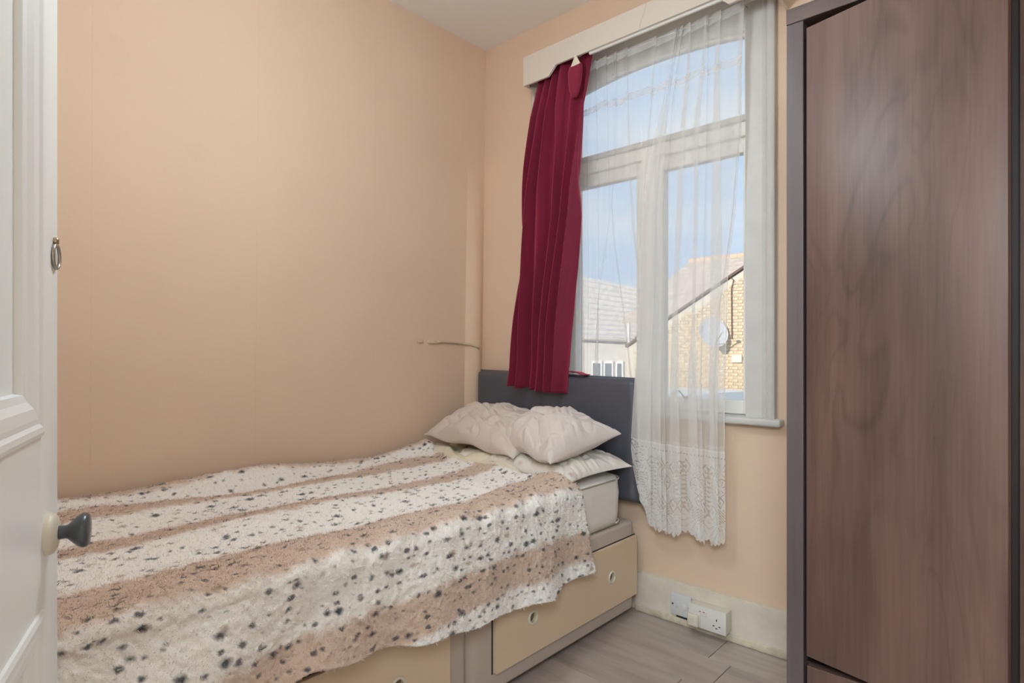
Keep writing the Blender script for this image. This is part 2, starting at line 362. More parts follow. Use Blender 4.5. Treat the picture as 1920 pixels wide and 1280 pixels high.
for k, (q, w_) in enumerate(edges[1:]):
    pr = (TA if w_ else WH); nx_ = (WH if w_ else TA)
    x = el.new((q - .012) / 1.8); x.color = pr
    x = el.new((q + .012) / 1.8); x.color = nx_
nt.links.new(a4.outputs[0], cr.inputs[0])
def spots(scale, thr, seed, colr, prev, soft, strength=1.0, keep=.5):
    mp = N(nt, 'ShaderNodeMapping'); mp.inputs['Location'].default_value = (seed, seed * .7, 0); mp.inputs['Scale'].default_value = (scale, scale * .62, 1)
    vm = N(nt, 'ShaderNodeVectorMath', operation='MULTIPLY_ADD'); nz = N(nt, 'ShaderNodeTexNoise'); nz.inputs['Scale'].default_value = 90; nz.inputs['Detail'].default_value = 2
    nt.links.new(uv.outputs[0], nz.inputs['Vector']); nt.links.new(nz.outputs['Color'], vm.inputs[0]); vm.inputs[1].default_value = (.010, .010, 0); nt.links.new(uv.outputs[0], vm.inputs[2])
    nt.links.new(vm.outputs[0], mp.inputs[0])
    v = N(nt, 'ShaderNodeTexVoronoi', voronoi_dimensions='2D'); v.inputs['Scale'].default_value = 1; v.inputs['Randomness'].default_value = .95; nt.links.new(mp.outputs[0], v.inputs['Vector'])
    wn_ = N(nt, 'ShaderNodeSeparateColor'); nt.links.new(v.outputs['Color'], wn_.inputs[0])
    # spot radius differs cell by cell, some cells have none
    r1 = N(nt, 'ShaderNodeMapRange'); r1.inputs['From Min'].default_value = keep; r1.inputs['From Max'].default_value = 1; r1.inputs['To Min'].default_value = 0; r1.inputs['To Max'].default_value = thr
    nt.links.new(wn_.outputs[0], r1.inputs['Value'])
    sb = N(nt, 'ShaderNodeMath', operation='SUBTRACT'); nt.links.new(r1.outputs[0], sb.inputs[0]); nt.links.new(v.outputs['Distance'], sb.inputs[1])
    r2 = N(nt, 'ShaderNodeMapRange'); r2.inputs['From Min'].default_value = -soft * .5; r2.inputs['From Max'].default_value = soft; r2.inputs['To Max'].default_value = strength
    nt.links.new(sb.outputs[0], r2.inputs['Value'])
    x = N(nt, 'ShaderNodeMix', data_type='RGBA'); nt.links.new(r2.outputs[0], x.inputs[0]); nt.links.new(prev, x.inputs[6]); x.inputs[7].default_value = (*colr, 1)
    return x.outputs[2]
c = spots(24, .20, 3.3, (.33, .22, .15), cr.outputs[0], .12, .7, .5)
c = spots(40, .26, 0, (.05, .05, .06), c, .12, .85, .2)
c = spots(25, .235, 8.1, (.03, .032, .042), c, .12, .92, .35)
nt.links.new(c, p.inputs['Base Color']); p.inputs['Roughness'].default_value = 1; p.inputs['Sheen Weight'].default_value = .35; p.inputs['Specular IOR Level'].default_value = .1
nb = N(nt, 'ShaderNodeTexNoise'); nb.inputs['Scale'].default_value = 260; nb.inputs['Detail'].default_value = 3; nb.inputs['Distortion'].default_value = 1.2; nt.links.new(uv.outputs[0], nb.inputs['Vector'])
bp = N(nt, 'ShaderNodeBump'); bp.inputs['Strength'].default_value = .5; bp.inputs['Distance'].default_value = .004; nt.links.new(nb.outputs['Fac'], bp.inputs['Height']); nt.links.new(bp.outputs[0], p.inputs['Normal'])
M['fleece'] = m

# ------------------------------------------------------------------ room shell
D = 2.24                       # inner face of the window wall
CZ = 2.70                      # ceiling height
WX0, WX1 = -1.795, -.852       # window opening
WZ0, WZ1 = .83, 2.46
bm = bmesh.new()
bx(bm, -2.5, WX0, D, D + .26, -.3, CZ + .1); bx(bm, WX1, .62, D, D + .26, -.3, CZ + .1)
bx(bm, WX0, WX1, D, D + .26, -.3, WZ0); bx(bm, WX0, WX1, D, D + .26, WZ1, CZ + .1)
struct(obj('wall_front', bm, M['wall']), 'peach painted wall around the window')
# left wall leans outward slightly towards the floor, as the corner in the photograph shows
bm = bmesh.new(); bx(bm, -2.42, -2.235, -.25, D, -.05, CZ + .1)
for v in bm.verts:
    if v.co.z < 0: v.co.x -= .055 
struct(obj('wall_left', bm, M['wall']), 'long peach painted wall beside the bed')
# rounded papered-over pipe casing in the corner, fading into the wall upwards
bm = bmesh.new(); rows = []
for z in np.linspace(0, 2.05, 22):
    f = 1 - max(0, (z - 1.0)) / 1.05; f = max(0, f) ** .7
    xw = -2.235 - .055 * (CZ - z) / CZ + .004
    rows.append([bm.verts.new((xw + f * .035 * math.sin(math.pi * t) - .004, 2.115 + .125 * t, z)) for t in np.linspace(0, 1, 13)])
for a, b in zip(rows, rows[1:]):
    for j in range(12): bm.faces.new((a[j], a[j + 1], b[j + 1], b[j]))
struct(obj('trim_1', bm, M['wall'], smooth=True), 'rounded papered over pipe casing in the room corner')
bm = bmesh.new(); bx(bm, .44, .62, -.25, D, -.05, CZ + .1)
struct(obj('wall_right', bm, M['wall']))
DX0, DX1, DZ = -.215, .55, 2.03      # doorway in the wall behind the camera (camera stands just inside it)
DX1 = .43
bm = bmesh.new()
bx(bm, -2.42, DX0, -.22, -.10, 0, CZ); bx(bm, DX0, .44, -.22, -.10, DZ, CZ)
struct(obj('wall_back', bm, M['wall']), 'peach wall with the doorway behind the camera')
bm = bmesh.new(); bx(bm, -2.5, .62, -.25, D + .26, CZ, CZ + .15)
struct(obj('ceiling', bm, M['ceiling']))
# hall behind the doorway
bm = bmesh.new()
bx(bm, -1.2, 1.3, -1.75, -1.65, 0, 2.5); bx(bm, -1.3, -1.2, -1.75, -.22, 0, 2.5); bx(bm, 1.3, 1.4, -1.75, -.22, 0, 2.5)
bx(bm, .44, 1.3, -.30, -.22, 0, 2.5)
struct(obj('wall_hall', bm, M['hall']), 'plain walls of the hall outside the bedroom')
bm = bmesh.new(); bx(bm, -1.3, 1.4, -1.75, -.22, 2.5, 2.6)
struct(obj('ceiling_hall', bm, M['ceiling']))

# floor slab and planks
floor = empty('floor'); struct(floor, 'pale grey wood laminate plank floor')
box('subfloor', -2.42, 1.3, -1.75, D + .02, -.06, -.011, M['dark'], floor, bev=0)
joint = {0: -.92, 1: -.838, 2: -.925, 3: -.35, 4: -1.3, 5: -.6, 6: -.1, 7: -.8, 8: -1.1, 9: -.2, 10: -.7, 11: -.4, 12: -1.2}
g = .0013
for r in range(13):
    y1 = 2.25 - r * .195; y0 = y1 - .195
    j = joint[r]; xs = [j + 1.2 * k for k in range(-2, 3)]
    for a, b in zip(xs, xs[1:]):
        a2, b2 = max(a, -2.40), min(b, .60)
        if b2 - a2 < .02: continue
        cx, cy = (a2 + b2) / 2, (y0 + y1) / 2
        o = obj('plank', bx(bmesh.new(), a2 + g - cx, b2 - g - cx, y0 + g - cy, min(y1, D) - g - cy, -.011, 0, .0012, 1), M['plank'])
        o.parent = floor; o.location = (cx, cy, 0)
box('hall_flooring', -1.2, 1.3, -1.65, -.29, -.011, 0, M['plank'], floor, bev=0)

# skirting with quadrant bead, chipped upper edge
def chipped(x0, x1, base, amp, n, seed):
    rr = random.Random(seed); pts = []
    for k in range(n + 1):
        x = x0 + (x1 - x0) * k / n; pts.append((x, base + amp * (rr.random() - .5)))
    return pts
sk = empty('baseboard_front', (-.9, D, 0)); struct(sk, 'tall worn white skirting board under the window')
top = chipped(-1.32, -.36, .163, .004, 60, 3)
bm = prism(bmesh.new(), [(-1.32, .028)] + top + [(-.36, .028)], D - .018, D)
obj('skirting_board', bm, M['skirt'], sk)
bm = bmesh.new(); bx(bm, -1.32, -.36, D - .024, D - .0, .0, .03, .006, 3)
obj('quadrant_bead', bm, mat('grubby bead paint', (.60, .55, .43), .6, bump=.3, bscale=60, var=.2, vscale=25), sk, smooth=40)
# peeled strip where the wallpaper lifts above the skirting
bm = prism(bmesh.new(), chipped(-1.32, -.36, .158, 0, 40, 1) + chipped(-1.32, -.36, .172, .006, 40, 9)[::-1], D - .003, D)
obj('filler_strip', bm, mat('old filler', (.66, .58, .46), .8, bump=.3, bscale=90), sk)
bm = bmesh.new(); bx(bm, .42, .44, -.1, 1.6, 0, .163, .002)
struct(obj('baseboard_right', bm, M['skirt']))
bm = bmesh.new(); bx(bm, -2.2, -.30, -.10, -.082, 0, .163, .002)
struct(obj('baseboard_back', bm, M['skirt']))

# ------------------------------------------------------------------ window
win = empty('window_1', (-1.32, D, .84)); struct(win, 'white painted sash style window with arched top light above two casements')
def architrave(x_in, x_out, z0, z1, name='architrave'):
    """profiled vertical casing; x_in is the opening side"""
    s = 1 if x_out > x_in else -1; w = abs(x_out - x_in)
    prof = [(0, 0), (0, .016), (.058, .016), (.060, .022), (.066, .026), (.073, .022), (.075, .018), (.080, .022), (.084, .033), (.092, .038), (.100, .036), (w, .030), (w, 0)]
    pts = [(x_in + s * a, D - d * .75) for a, d in prof]
    bm = prism(bmesh.new(), pts, z0, z1, 'xy'); return obj(name, bm, M['oldwhite'], win, smooth=30)
architrave(WX1, -.746, .857, 2.49); architrave(WX0, -1.901, .857, 2.49)
# head casing above the opening, behind the pelmet
box('head_casing', -1.901, -.746, D - .016, D, 2.40, 2.49, M['white'], win)
# reveal lining
box('jamb_lining', WX0, WX0 + .022, D, D + .12, .82, 2.42, M['oldwhite'], win)
box('jamb_lining', WX1 - .008, WX1 + .004, D, D + .12, .82, 2.42, M['oldwhite'], win)
# sill board with rounded nose, chipped end
bm = bmesh.new(); bx(bm, -1.935, -.719, D - .045, D + .13, .829, .857, .009, 3)
obj('sill', bm, M['oldwhite'], win, smooth=50)
FY0, FY1 = D + .045, D + .10
# head board with a segmental arch cut in it
xc, zt, k_ = -1.27, 2.364, .22
arc = [(x, zt - k_ * (x - xc) ** 2) for x in np.linspace(WX1 - .028, -1.70, 25)]
bm = prism(bmesh.new(), [(WX1, 1.98), (WX1, 2.459), (WX0, 2.459), (WX0, 1.98), (-1.70, 1.98)] + arc[::-1] + [(WX1 - .028, 1.98)], FY0, FY1)
obj('arched_head', bm, M['white'], win)
# top light stop bead, just inside the arch
bm = prism(bmesh.new(), [(x, z) for x, z in arc] + [(x, z - .012) for x, z in arc[::-1]], FY0 + .02, FY0 + .045)
obj('glazing_bead', bm, M['white'], win)
box('transom', WX0, WX1, D + .030, D + .105, 1.925, 1.985, M['white'], win, bev=.004)
box('transom_moulding', WX0, WX1, D + .018, D + .06, 1.978, 2.003, M['oldwhite'], win, bev=.005)
box('lower_frame_head', WX0, WX1, FY0 + .005, FY1, 1.885, 1.93, M['white'], win, bev=.003)
box('mullion', -1.318, -1.256, D + .03, D + .10, .86, 1.93, M['white'], win, bev=.004)
for x0, x1 in ((-1.790, -1.318), (-1.256, WX1 - .004)):
    s = empty('casement'); s.parent = win; s.location = (0, 0, 0)
    def rail(a, b, c, d, n): box(n, a, b, FY0 + .002, FY1 - .01, c, d, M['white'], s, bev=.004)
    wl = .11 if x0 < -1.5 else .034; wr = .036 if x0 < -1.5 else .030
    rail(x0, x0 + wl, .858, 1.89, 'stile'); rail(x1 - wr, x1, .858, 1.89, 'stile')
    rail(x0 + wl, x1 - wr, .858, .912, 'bottom_rail'); rail(x0 + wl, x1 - wr, 1.868, 1.892, 'top_rail')
    box('pane', x0 + wl - .003, x1 - wr + .003, D + .075, D + .079, .905, 1.88, M['glass'], s, bev=0)
    if x0 > -1.5:
        bm = tube(bmesh.new(), [(x0 + .09 + .006 * i, FY0 - .012, .925 + .014 * math.sin(i * .55)) for i in range(14)], .0035, 8)
        cyl(bm, (x0 + .085, FY0 + .01, .925), (x0 + .085, FY0 - .018, .925), .006)
        obj('stay', bm, M['steel'], s, smooth=True)
box('pane', -1.71, WX1 - .02, D + .075, D + .079, 1.98, 2.38, M['glass'], win, bev=0)
bm = bmesh.new(); bx(bm, -1.95, -.70, D + .20, D + .36, .74, .82, .008)
obj('outer_sill', bm, M['oldwhite'], win)

# ------------------------------------------------------------------ bedroom door, opened into the room at the left
hd = Vector((-.9395, .3425, 0)).normalized(); hn = Vector((hd.y * 1.0, -hd.x, 0)); P0 = Vector((-.93, .166, 0))
def dm(u, l, z): return P0 - hd * u + hn * l + Vector((0, 0, z))      # u from the closing edge towards the hinges, l proud of the face
door = empty('door_1', P0.copy()); struct(door, 'white panelled bedroom door standing open at the left')
def dbox(name, u0, u1, l0, l1, z0, z1, m, bev=.002, parent=door, label=None):
    b = bx(bmesh.new(), u0, u1, l0, l1, z0, z1, bev)
    for v in b.verts: v.co = dm(v.co.x, v.co.y, v.co.z)
    return obj(name, b, m, parent, smooth=40, label=label)
DW = .76
ps = [(.087, .335), (.425, DW - .087)]
dbox('closing_stile', 0, .0873, -.038, 0, .008, 2.0, M['door']); dbox('hinge_stile', DW - .0873, DW, -.038, 0, .008, 2.0, M['door'])
dbox('muntin', .335, .425, -.038, 0, .008, 2.0, M['door'], bev=0)
dbox('lock_rail', .087, DW - .087, -.038, -.0002, .806, 1.006, M['door'], bev=0)
dbox('bottom_rail', .087, DW - .087, -.038, -.0002, .008, .20, M['door'], bev=0); dbox('top_rail', .087, DW - .087, -.038, -.0002, 1.90, 2.0, M['door'], bev=0)
def moulding(u0, u1, z0, z1):
    """mitred raised panel moulding: rings of rectangle stepping inwards"""
    prof = [(0, 0), (.001, .006), (.006, .010), (.012, .009), (.016, .003), (.022, .004), (.034, .001), (.042, -.004), (.050, -.006), (.052, -.014), (.052, -.02), (0, -.02)]
    b = bmesh.new(); rings = []
    for a, l in prof:
        rings.append([b.verts.new(dm(u, l * .45 if l > 0 else l, z)) for u, z in ((u0 + a, z0 + a), (u1 - a, z0 + a), (u1 - a, z1 - a), (u0 + a, z1 - a))])
    for p, q in zip(rings, rings[1:] + rings[:1]):
        for k in range(4): b.faces.new((p[k], p[(k + 1) % 4], q[(k + 1) % 4], q[k]))
    return b
for u0, u1 in ps:
    for z0, z1 in ((1.004, 1.90), (.20, .808)):
        pn = dbox('panel', u0 + .0, u1, -.030, -.013, z0, z1, M['door'], bev=0)
        obj('panel_moulding', moulding(u0 - .0005, u1 + .0005, z0, z1), M['door'], pn)
# knob with painted rose, gunmetal neck and head
kc = dm(.060, 0, .886)
rose = obj('rose', lathe(bmesh.new(), kc, hn, [(0, .0245), (.004, .0245), (.0075, .023), (.010, .019), (.0115, .013), (.012, .0)]), M['oldplastic'], door, smooth=50, label='chipped cream painted round rose')
obj('knob', lathe(bmesh.new(), kc + hn * .008, hn, [(-.004, .0085), (.010, .0078), (.0125, .0085), (.0165, .0125), (.022, .0178), (.0265, .0203), (.0275, .0206), (.031, .0200), (.0335, .0172), (.0350, .0)]), M['knob'], door, smooth=50, label='dark metal knob')
# small ring pull hanging from a stud
rc = dm(.022, .0, 1.236)
rp = obj('ring_stud', lathe(bmesh.new(), rc - hn * .004, hn, [(0, .005), (.005, .0045), (.007, .005), (.009, .0035), (.0095, 0)], 16), M['brass'], door, smooth=True)
b = bmesh.new(); torus(b, rc + hn * .0025 + Vector((0, 0, -.019)), hn + hd * -.05, .0145, .0020, sc=(1, 1))
obj('ring', b, M['steel'], rp, smooth=True, label='thin nickel ring')
for z in (.25, 1.75):
    dbox('hinge', DW - .004, DW + .006, -.03, .004, z, z + .1, M['steel'])
# door lining behind the camera
dl = empty('door_2', (0, -.16, 0)); struct(dl, 'white lining of the doorway')
box('jamb', DX0 - .02, DX0, -.235, -.098, 0, DZ + .02, M['white'], dl); box('jamb', DX1 - .01, DX1 + .01, -.235, -.098, 0, DZ + .02, M['white'], dl)
box('head', DX0, DX1 - .01, -.235, -.098, DZ, DZ + .02, M['white'], dl)

# ------------------------------------------------------------------ wardrobe with its left door ajar
WXL, WXR, WY = -.515, .395, 1.62
wd = empty('wardrobe', ((WXL + WXR) / 2, 1.92, 0)); tag(wd, 'tall dark walnut wardrobe with its near door ajar, standing beside the window', 'wardrobe')
box('side_panel', WXL, WXL + .041, WY, D - .03, 0, 1.946, M['woodframe'], wd); box('side_panel', WXR - .041, WXR, WY, D - .03, 0, 1.946, M['woodframe'], wd)
box('top_panel', WXL - .001, WXR + .001, WY - .001, D - .03, 1.947, 1.987, M['woodframex'], wd)
box('back_panel', WXL + .041, WXR - .041, D - .045, D - .035, .05, 1.946, M['interior'], wd, bev=0)
box('divider', -.068, -.050, WY + .024, D - .05, .31, 1.946, M['interior'], wd, bev=0)
box('bottom_shelf', WXL + .041, WXR - .041, WY + .024, D - .05, .285, .303, M['interior'], wd, bev=0)
box('hat_shelf', WXL + .041, WXR - .041, WY + .05, D - .05, 1.62, 1.638, M['interior'], wd, bev=0)
box('plinth', WXL + .041, WXR - .041, WY + .03, WY + .05, 0, .06, M['woodframe'], wd, bev=0)
for x0, x1 in ((-.466, -.062), (-.056, .348)):
    box('drawer_front', x0, x1, WY + .002, WY + .022, .064, .301, M['wood'], wd, bev=.0015)
# doors: panel with a thin edge band; left door swings 13.4 degrees
def wdoor(x0, w, ang, hinge_left=True):
    h = empty('door'); h.parent = wd; h.location = Vector((x0, WY + .0, 0)) - wd.location; h.rotation_euler = (0, 0, ang)
    a, b = (0, w) if hinge_left else (-w, 0)
    me = bx(bmesh.new(), a, b, 0, .020, .326, 1.923, .0015)
    o = obj('door_panel', me, M['wood'], None, smooth=40); o.parent = h
    for z in (.45, 1.1, 1.8):
        bb = bmesh.new(); cyl(bb, (a + .02 if hinge_left else b - .02, .021, z), (a + .02 if hinge_left else b - .02, .026, z), .0175)
        q = obj('hinge_cup', bb, M['steel'], None, smooth=40); q.parent = h
    return h
wdoor(-.467, .4098, -R(13.44)); wdoor(.350, .404, 0, False)

# ------------------------------------------------------------------ bed: divan base, headboard
BX0, BX1, BY0, BY1 = -2.205, -1.300, .285, 2.186
bed = empty('divan_bed', (-1.75, 1.22, 0)); tag(bed, 'single divan bed base with cream drawers along the peach wall', 'bed')
def rounded_rect(x0, x1, y0, y1, r, n=6):
    pts = []
    for cx, cy, a0 in ((x1 - r, y1 - r, 0), (x0 + r, y1 - r, 90), (x0 + r, y0 + r, 180), (x1 - r, y0 + r, 270)):
        for k in range(n + 1):
            a = R(a0 + 90 * k / n); pts.append((cx + r * math.cos(a), cy + r * math.sin(a)))
    return pts
def slab(x0, x1, y0, y1, z0, z1, r, e):
    """slab with rounded corners in plan and eased top and bottom edges"""
    b = bmesh.new(); rings = []
    for ins, z in ((e, z0), (e * .3, z0 + e * .3), (0, z0 + e), (0, z1 - e), (e * .12, z1 - e * .5), (e * .4, z1 - e * .15), (e, z1)):
        rings.append([b.verts.new((x, y, z)) for x, y in rounded_rect(x0 + ins, x1 - ins, y0 + ins, y1 - ins, max(.002, r - ins))])
    n = len(rings[0])
    for p, q in zip(rings, rings[1:]):
        for k in range(n): b.faces.new((p[k], p[(k + 1) % n], q[(k + 1) % n], q[k]))
    b.faces.new(rings[0][::-1]); b.faces.new(rings[-1]); return b
SY = 1.232
obj('base', slab(BX0, BX1, SY + .002, BY1, .03, .394, .035, .012), M['divan'], bed, smooth=50)
obj('base', slab(BX0, BX1, BY0, SY - .002, .03, .394, .035, .012), M['divan'], bed, smooth=50)
for y in (BY1 - .12, SY + .1, SY - .1, BY0 + .1):
    for x in (BX1 - .12, BX0 + .1):
        b = bmesh.new(); cyl(b, (x, y, 0), (x, y, .034), .018); obj('foot', b, M['dark'], bed, smooth=40)
for y0, y1, hs in ((1.331, 2.178, (1.511, 1.989)), (.345, 1.142, (.959, .50))):
    out = [(y0 + .004, .092), (y1 - .004, .092), (y1, .096), (y1, .331), (y1 - .004, .335), (y0 + .004, .335), (y0, .331), (y0, .096)]
    hz = .213
    fr_ = holed(out, [(h, hz, .0165) for h in hs], BX1 + .002, BX1 + .014, 'yz')
    dr = obj('drawer', fr_, M['drawer'], bed, smooth=30)
    # dark shadow gap frame behind the drawer front
    for h in hs:
        b = bmesh.new(); torus(b, (BX1 + .014, h, hz), (1, 0, 0), .0205, .0042)
        obj('handle_ring', b, M['oldplastic'], dr, smooth=True)
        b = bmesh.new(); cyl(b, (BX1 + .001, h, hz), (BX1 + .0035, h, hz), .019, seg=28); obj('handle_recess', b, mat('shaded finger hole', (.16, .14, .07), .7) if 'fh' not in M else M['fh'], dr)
    b = bmesh.new()
    for a, c_ in ((y0 - .005, y0 - .0005), (y1 + .0005, y1 + .003)): bx(b, BX1 - .001, BX1 + .0012, a, c_, .09, .338)
    bx(b, BX1 - .001, BX1 + .0012, y0 - .005, y1 + .003, .3355, .339)
    obj('drawer_gap', b, M['dark'], dr)
# headboard: padded, slightly wavy edges
HY0, HY1 = 2.142, 2.188
nu, nv = 60, 36
u = np.linspace(0, 1, nu)[None, :].repeat(nv, 0); v = np.linspace(0, 1, nv)[:, None].repeat(nu, 1)
hx0, hx1, hz0, hz1 = -2.215, -1.268, .468, 1.008
ed = lambda t, w: np.clip(np.minimum(t, 1 - t) / w, 0, 1)
rnd_ = lambda t: np.sqrt(np.clip(1 - (1 - t) ** 2, 0, 1))
bul = rnd_(ed(u, .03)) * rnd_(ed(v, .05))
Xh = hx0 + (hx1 - hx0) * u + .0035 * np.sin(v * 17 + 1) * (u > .9) ; Zh = hz0 + (hz1 - hz0) * v - .018 * u * v
Yh = HY1 - .006 - (HY1 - HY0 - .006) * bul - .003 * vnoise(u * 5, v * 4, 5)
hbd = empty('headboard', (-1.74, 2.18, .47)); tag(hbd, 'dark slate padded headboard standing behind the pillows under the window', 'headboard')
hb = gridmesh('padded_board', Xh, Yh, Zh, M['slate'], hbd)
md = hb.modifiers.new('thickness', 'SOLIDIFY'); md.thickness = .004; md.offset = -1
box('back_board', hx0 + .006, hx1 - .006, HY1 - .012, HY1 + .004, hz0 + .006, .985, M['dark'], hbd)
for x in (-2.0, -1.5): box('strut', x - .02, x + .02, HY1 + .004, HY1 + .014, .10, .60, M['dark'], hbd)

# mattress
MX0, MX1, MY0, MY1, MZ0, MZ1 = -2.195, -1.311, .30, 2.136, .396, .596
b = bmesh.new(); rings = []
prof = [(.03, 0), (.010, .004), (.002, .018), (-.001, .05), (.001, .09), (-.001, .13), (.002, .168), (.001, .182), (.007, .192), (.02, .198), (.06, .202)]
for ins, dz in prof:
    rings.append([b.verts.new((x + .003 * math.sin(y * 23 + dz * 30), y, MZ0 + dz - .002)) for x, y in rounded_rect(MX0 + ins, MX1 - ins, MY0 + ins, MY1 - ins, max(.01, .09 - ins), 10)])
n = len(rings[0])
for p, q in zip(rings, rings[1:]):
    for k in range(n): b.faces.new((p[k], p[(k + 1) % n], q[(k + 1) % n], q[k]))
b.faces.new(rings[0][::-1]); b.faces.new(rings[-1])
mt = obj('mattress', b, M['mattress'], None, smooth=60); tag(mt, 'white single mattress with rounded corners lying on the divan base', 'mattress')
for dz in (.186, .012):
    b = bmesh.new(); pts = [(x, y, MZ0 + dz) for x, y in rounded_rect(MX0 - .001, MX1 + .001, MY0 - .001, MY1 + .001, .09, 10)]
    tube(b, pts + [pts[0]], .0035, 8); obj('piping', b, M['piping'], mt, smooth=True)

# ------------------------------------------------------------------ fleece throw
ds = .0036
ny = int(2.02 / ds); ns = int(1.50 / ds)
yy = np.linspace(-.08, 1.80, ny)[:, None].repeat(ns, 1)
ss = np.linspace(0, 1.0, ns)[None, :].repeat(ny, 0)          # 0 wall ... 1 hem
y1d = yy[:, 0]
hem_z = .006 + interp([(-.1, .34), (.3, .37), (.66, .395), (.81, .370), (.91, .355), (1.04, .327), (1.19, .304), (1.28, .294), (1.41, .290), (1.53, .282), (1.66, .288), (1.74, .304), (1.8, .312)], y1d) + .004 * np.sin(y1d * 31)
flare = interp([(-.1, .20), (.3, .14), (.6, .08), (.9, .035), (1.2, .02), (1.5, .02), (1.8, .012)], y1d)
ztop = .622
edge = 2.24 - 1.285                                          # flat width up to the roll over the edge
rad = .042
drop = (ztop - rad - hem_z)
tot = edge + rad * math.pi / 2 + drop
sl = ss * tot[:, None]                                       # arc length from the wall
x = np.zeros_like(sl); z = np.zeros_like(sl)
a = sl < edge; x[a] = -2.24 + sl[a]; z[a] = ztop
bq = (sl >= edge) & (sl < edge + rad * math.pi / 2); t = (sl - edge) / rad
x[bq] = (-2.24 + edge) + rad * np.sin(t[bq]); z[bq] = ztop - rad * (1 - np.cos(t[bq]))
cq = sl >= edge + rad * math.pi / 2; dd = sl - edge - rad * math.pi / 2
dn = np.clip(dd / np.maximum(drop[:, None], .01), 0, 1)
x[cq] = (-2.24 + edge + rad) ; z[cq] = (ztop - rad - dd)[cq]
x += np.where(cq, flare[:, None] * dn ** 1.3, 0)
# hanging folds: soft vertical waves that grow towards the hem
w1 = np.sin(yy * 13.5 + .6 + 1.2 * np.sin(yy * 4)) * .5 + np.sin(yy * 24 + 2 + dn * .9) * .28
x += np.where(cq, .030 * dn ** 1.2 * w1, 0)
# big swag where the throw is pulled towards the foot end
sw = np.exp(-((yy - .80 + .32 * dn) / .13) ** 2) * dn
x += np.where(cq, -.035 * sw, 0); 
sw2 = np.exp(-((yy - .52 + .35 * dn) / .10) ** 2) * dn
x += np.where(cq, .040 * sw2, 0)
# soft undulation on top, roll of cloth against the wall, bunched head edge
top_w = np.clip((edge - sl) / .08, 0, 1)
near = np.exp(-((sl - .045) / .055) ** 2)
roll = .034 * near * (1 + .5 * np.sin(yy * 7.3 + 1)) + .018 * np.exp(-((sl - .16) / .05) ** 2) * np.sin(yy * 5 + .3)
z += np.where(a, roll, 0)
z += (top_w + .25) * (.016 * vnoise(sl * 5, yy * 2.2 + 3, 11) + .010 * vnoise(sl * 11, yy * 4.5, 12) + .012 * np.sin(sl * 19 + yy * 2.2 + 1.2 * np.sin(yy * 3)) * .55)
z += .020 * np.clip((.9 - yy) / .9, 0, 1) * np.clip(1 - sl / .9, 0, 1)
# wrinkles running diagonally over the edge
wr_ = np.exp(-((sl - edge) / .10) ** 2) * .006 * np.sin(yy * 42 + sl * 18 + 2 * np.sin(yy * 9)); z += wr_; x += wr_ * .6
# head edge is not straight: it curves by up to a few centimetres
xs_ = sl / tot[:, None]
hy = np.interp(sl[0] , [0, .12, .3, .5, .7, .84, .95, 1.03, 1.15, 1.32], [1.86, 1.83, 1.765, 1.735, 1.745, 1.755, 1.735, 1.735, 1.75, 1.775])
yy2 = yy + np.clip((yy - 1.2) / .6, 0, 1) ** 1.5 * (hy[None, :] - 1.80)
hr = np.clip((yy - 1.72) / .08, 0, 1)                        # rolled head edge
z += np.where(a, .012 * np.sin(hr * math.pi) - .012 * hr ** 3, 0)
# pile: curly tufts
L = lambda k: (sl * k, yy * k)
tuft = vnoise(*L(95), 21) * .0042 + vnoise(*L(190), 22) * .0034 + vnoise(*L(40), 23) * .0035
gx = np.gradient(x, axis=1); gz = np.gradient(z, axis=1); gl = np.sqrt(gx ** 2 + gz ** 2) + 1e-9
x += -gz / gl * (tuft + .004); z += gx / gl * (tuft + .004)
z = np.where(a & (z < .598), .598 + (z - .598) * .1, z)
x = np.maximum(x, -2.262 - 0 * x)
yy2 = yy2 + vnoise(*L(120), 24) * .004
th = gridmesh('fleece_throw', x, yy2, z, M['fleece'], None, uv=(sl, yy))
tag(th, 'thick fleece throw with tan and cream stripes and dark leopard spots, spread over the bed', 'blanket')
md = th.modifiers.new('thickness', 'SOLIDIFY'); md.thickness = .007; md.offset = -1
pm = th.modifiers.new('pile', 'PARTICLE_SYSTEM'); pset = th.particle_systems[0].settings
pset.type = 'HAIR'; pset.count = 560000; pset.hair_step = 4; pset.render_step = 2; pset.emit_from = 'FACE'; pset.use_modifier_stack = False
pset.use_advanced_hair = True; pset.hair_length = .007; pset.normal_factor = -.0012; pset.factor_random = .0008; pset.brownian_factor = .0045; pset.effector_weights.gravity = 0; pset.length_random = .4
pset.root_radius = .55; pset.tip_radius = .25; pset.radius_scale = .0036


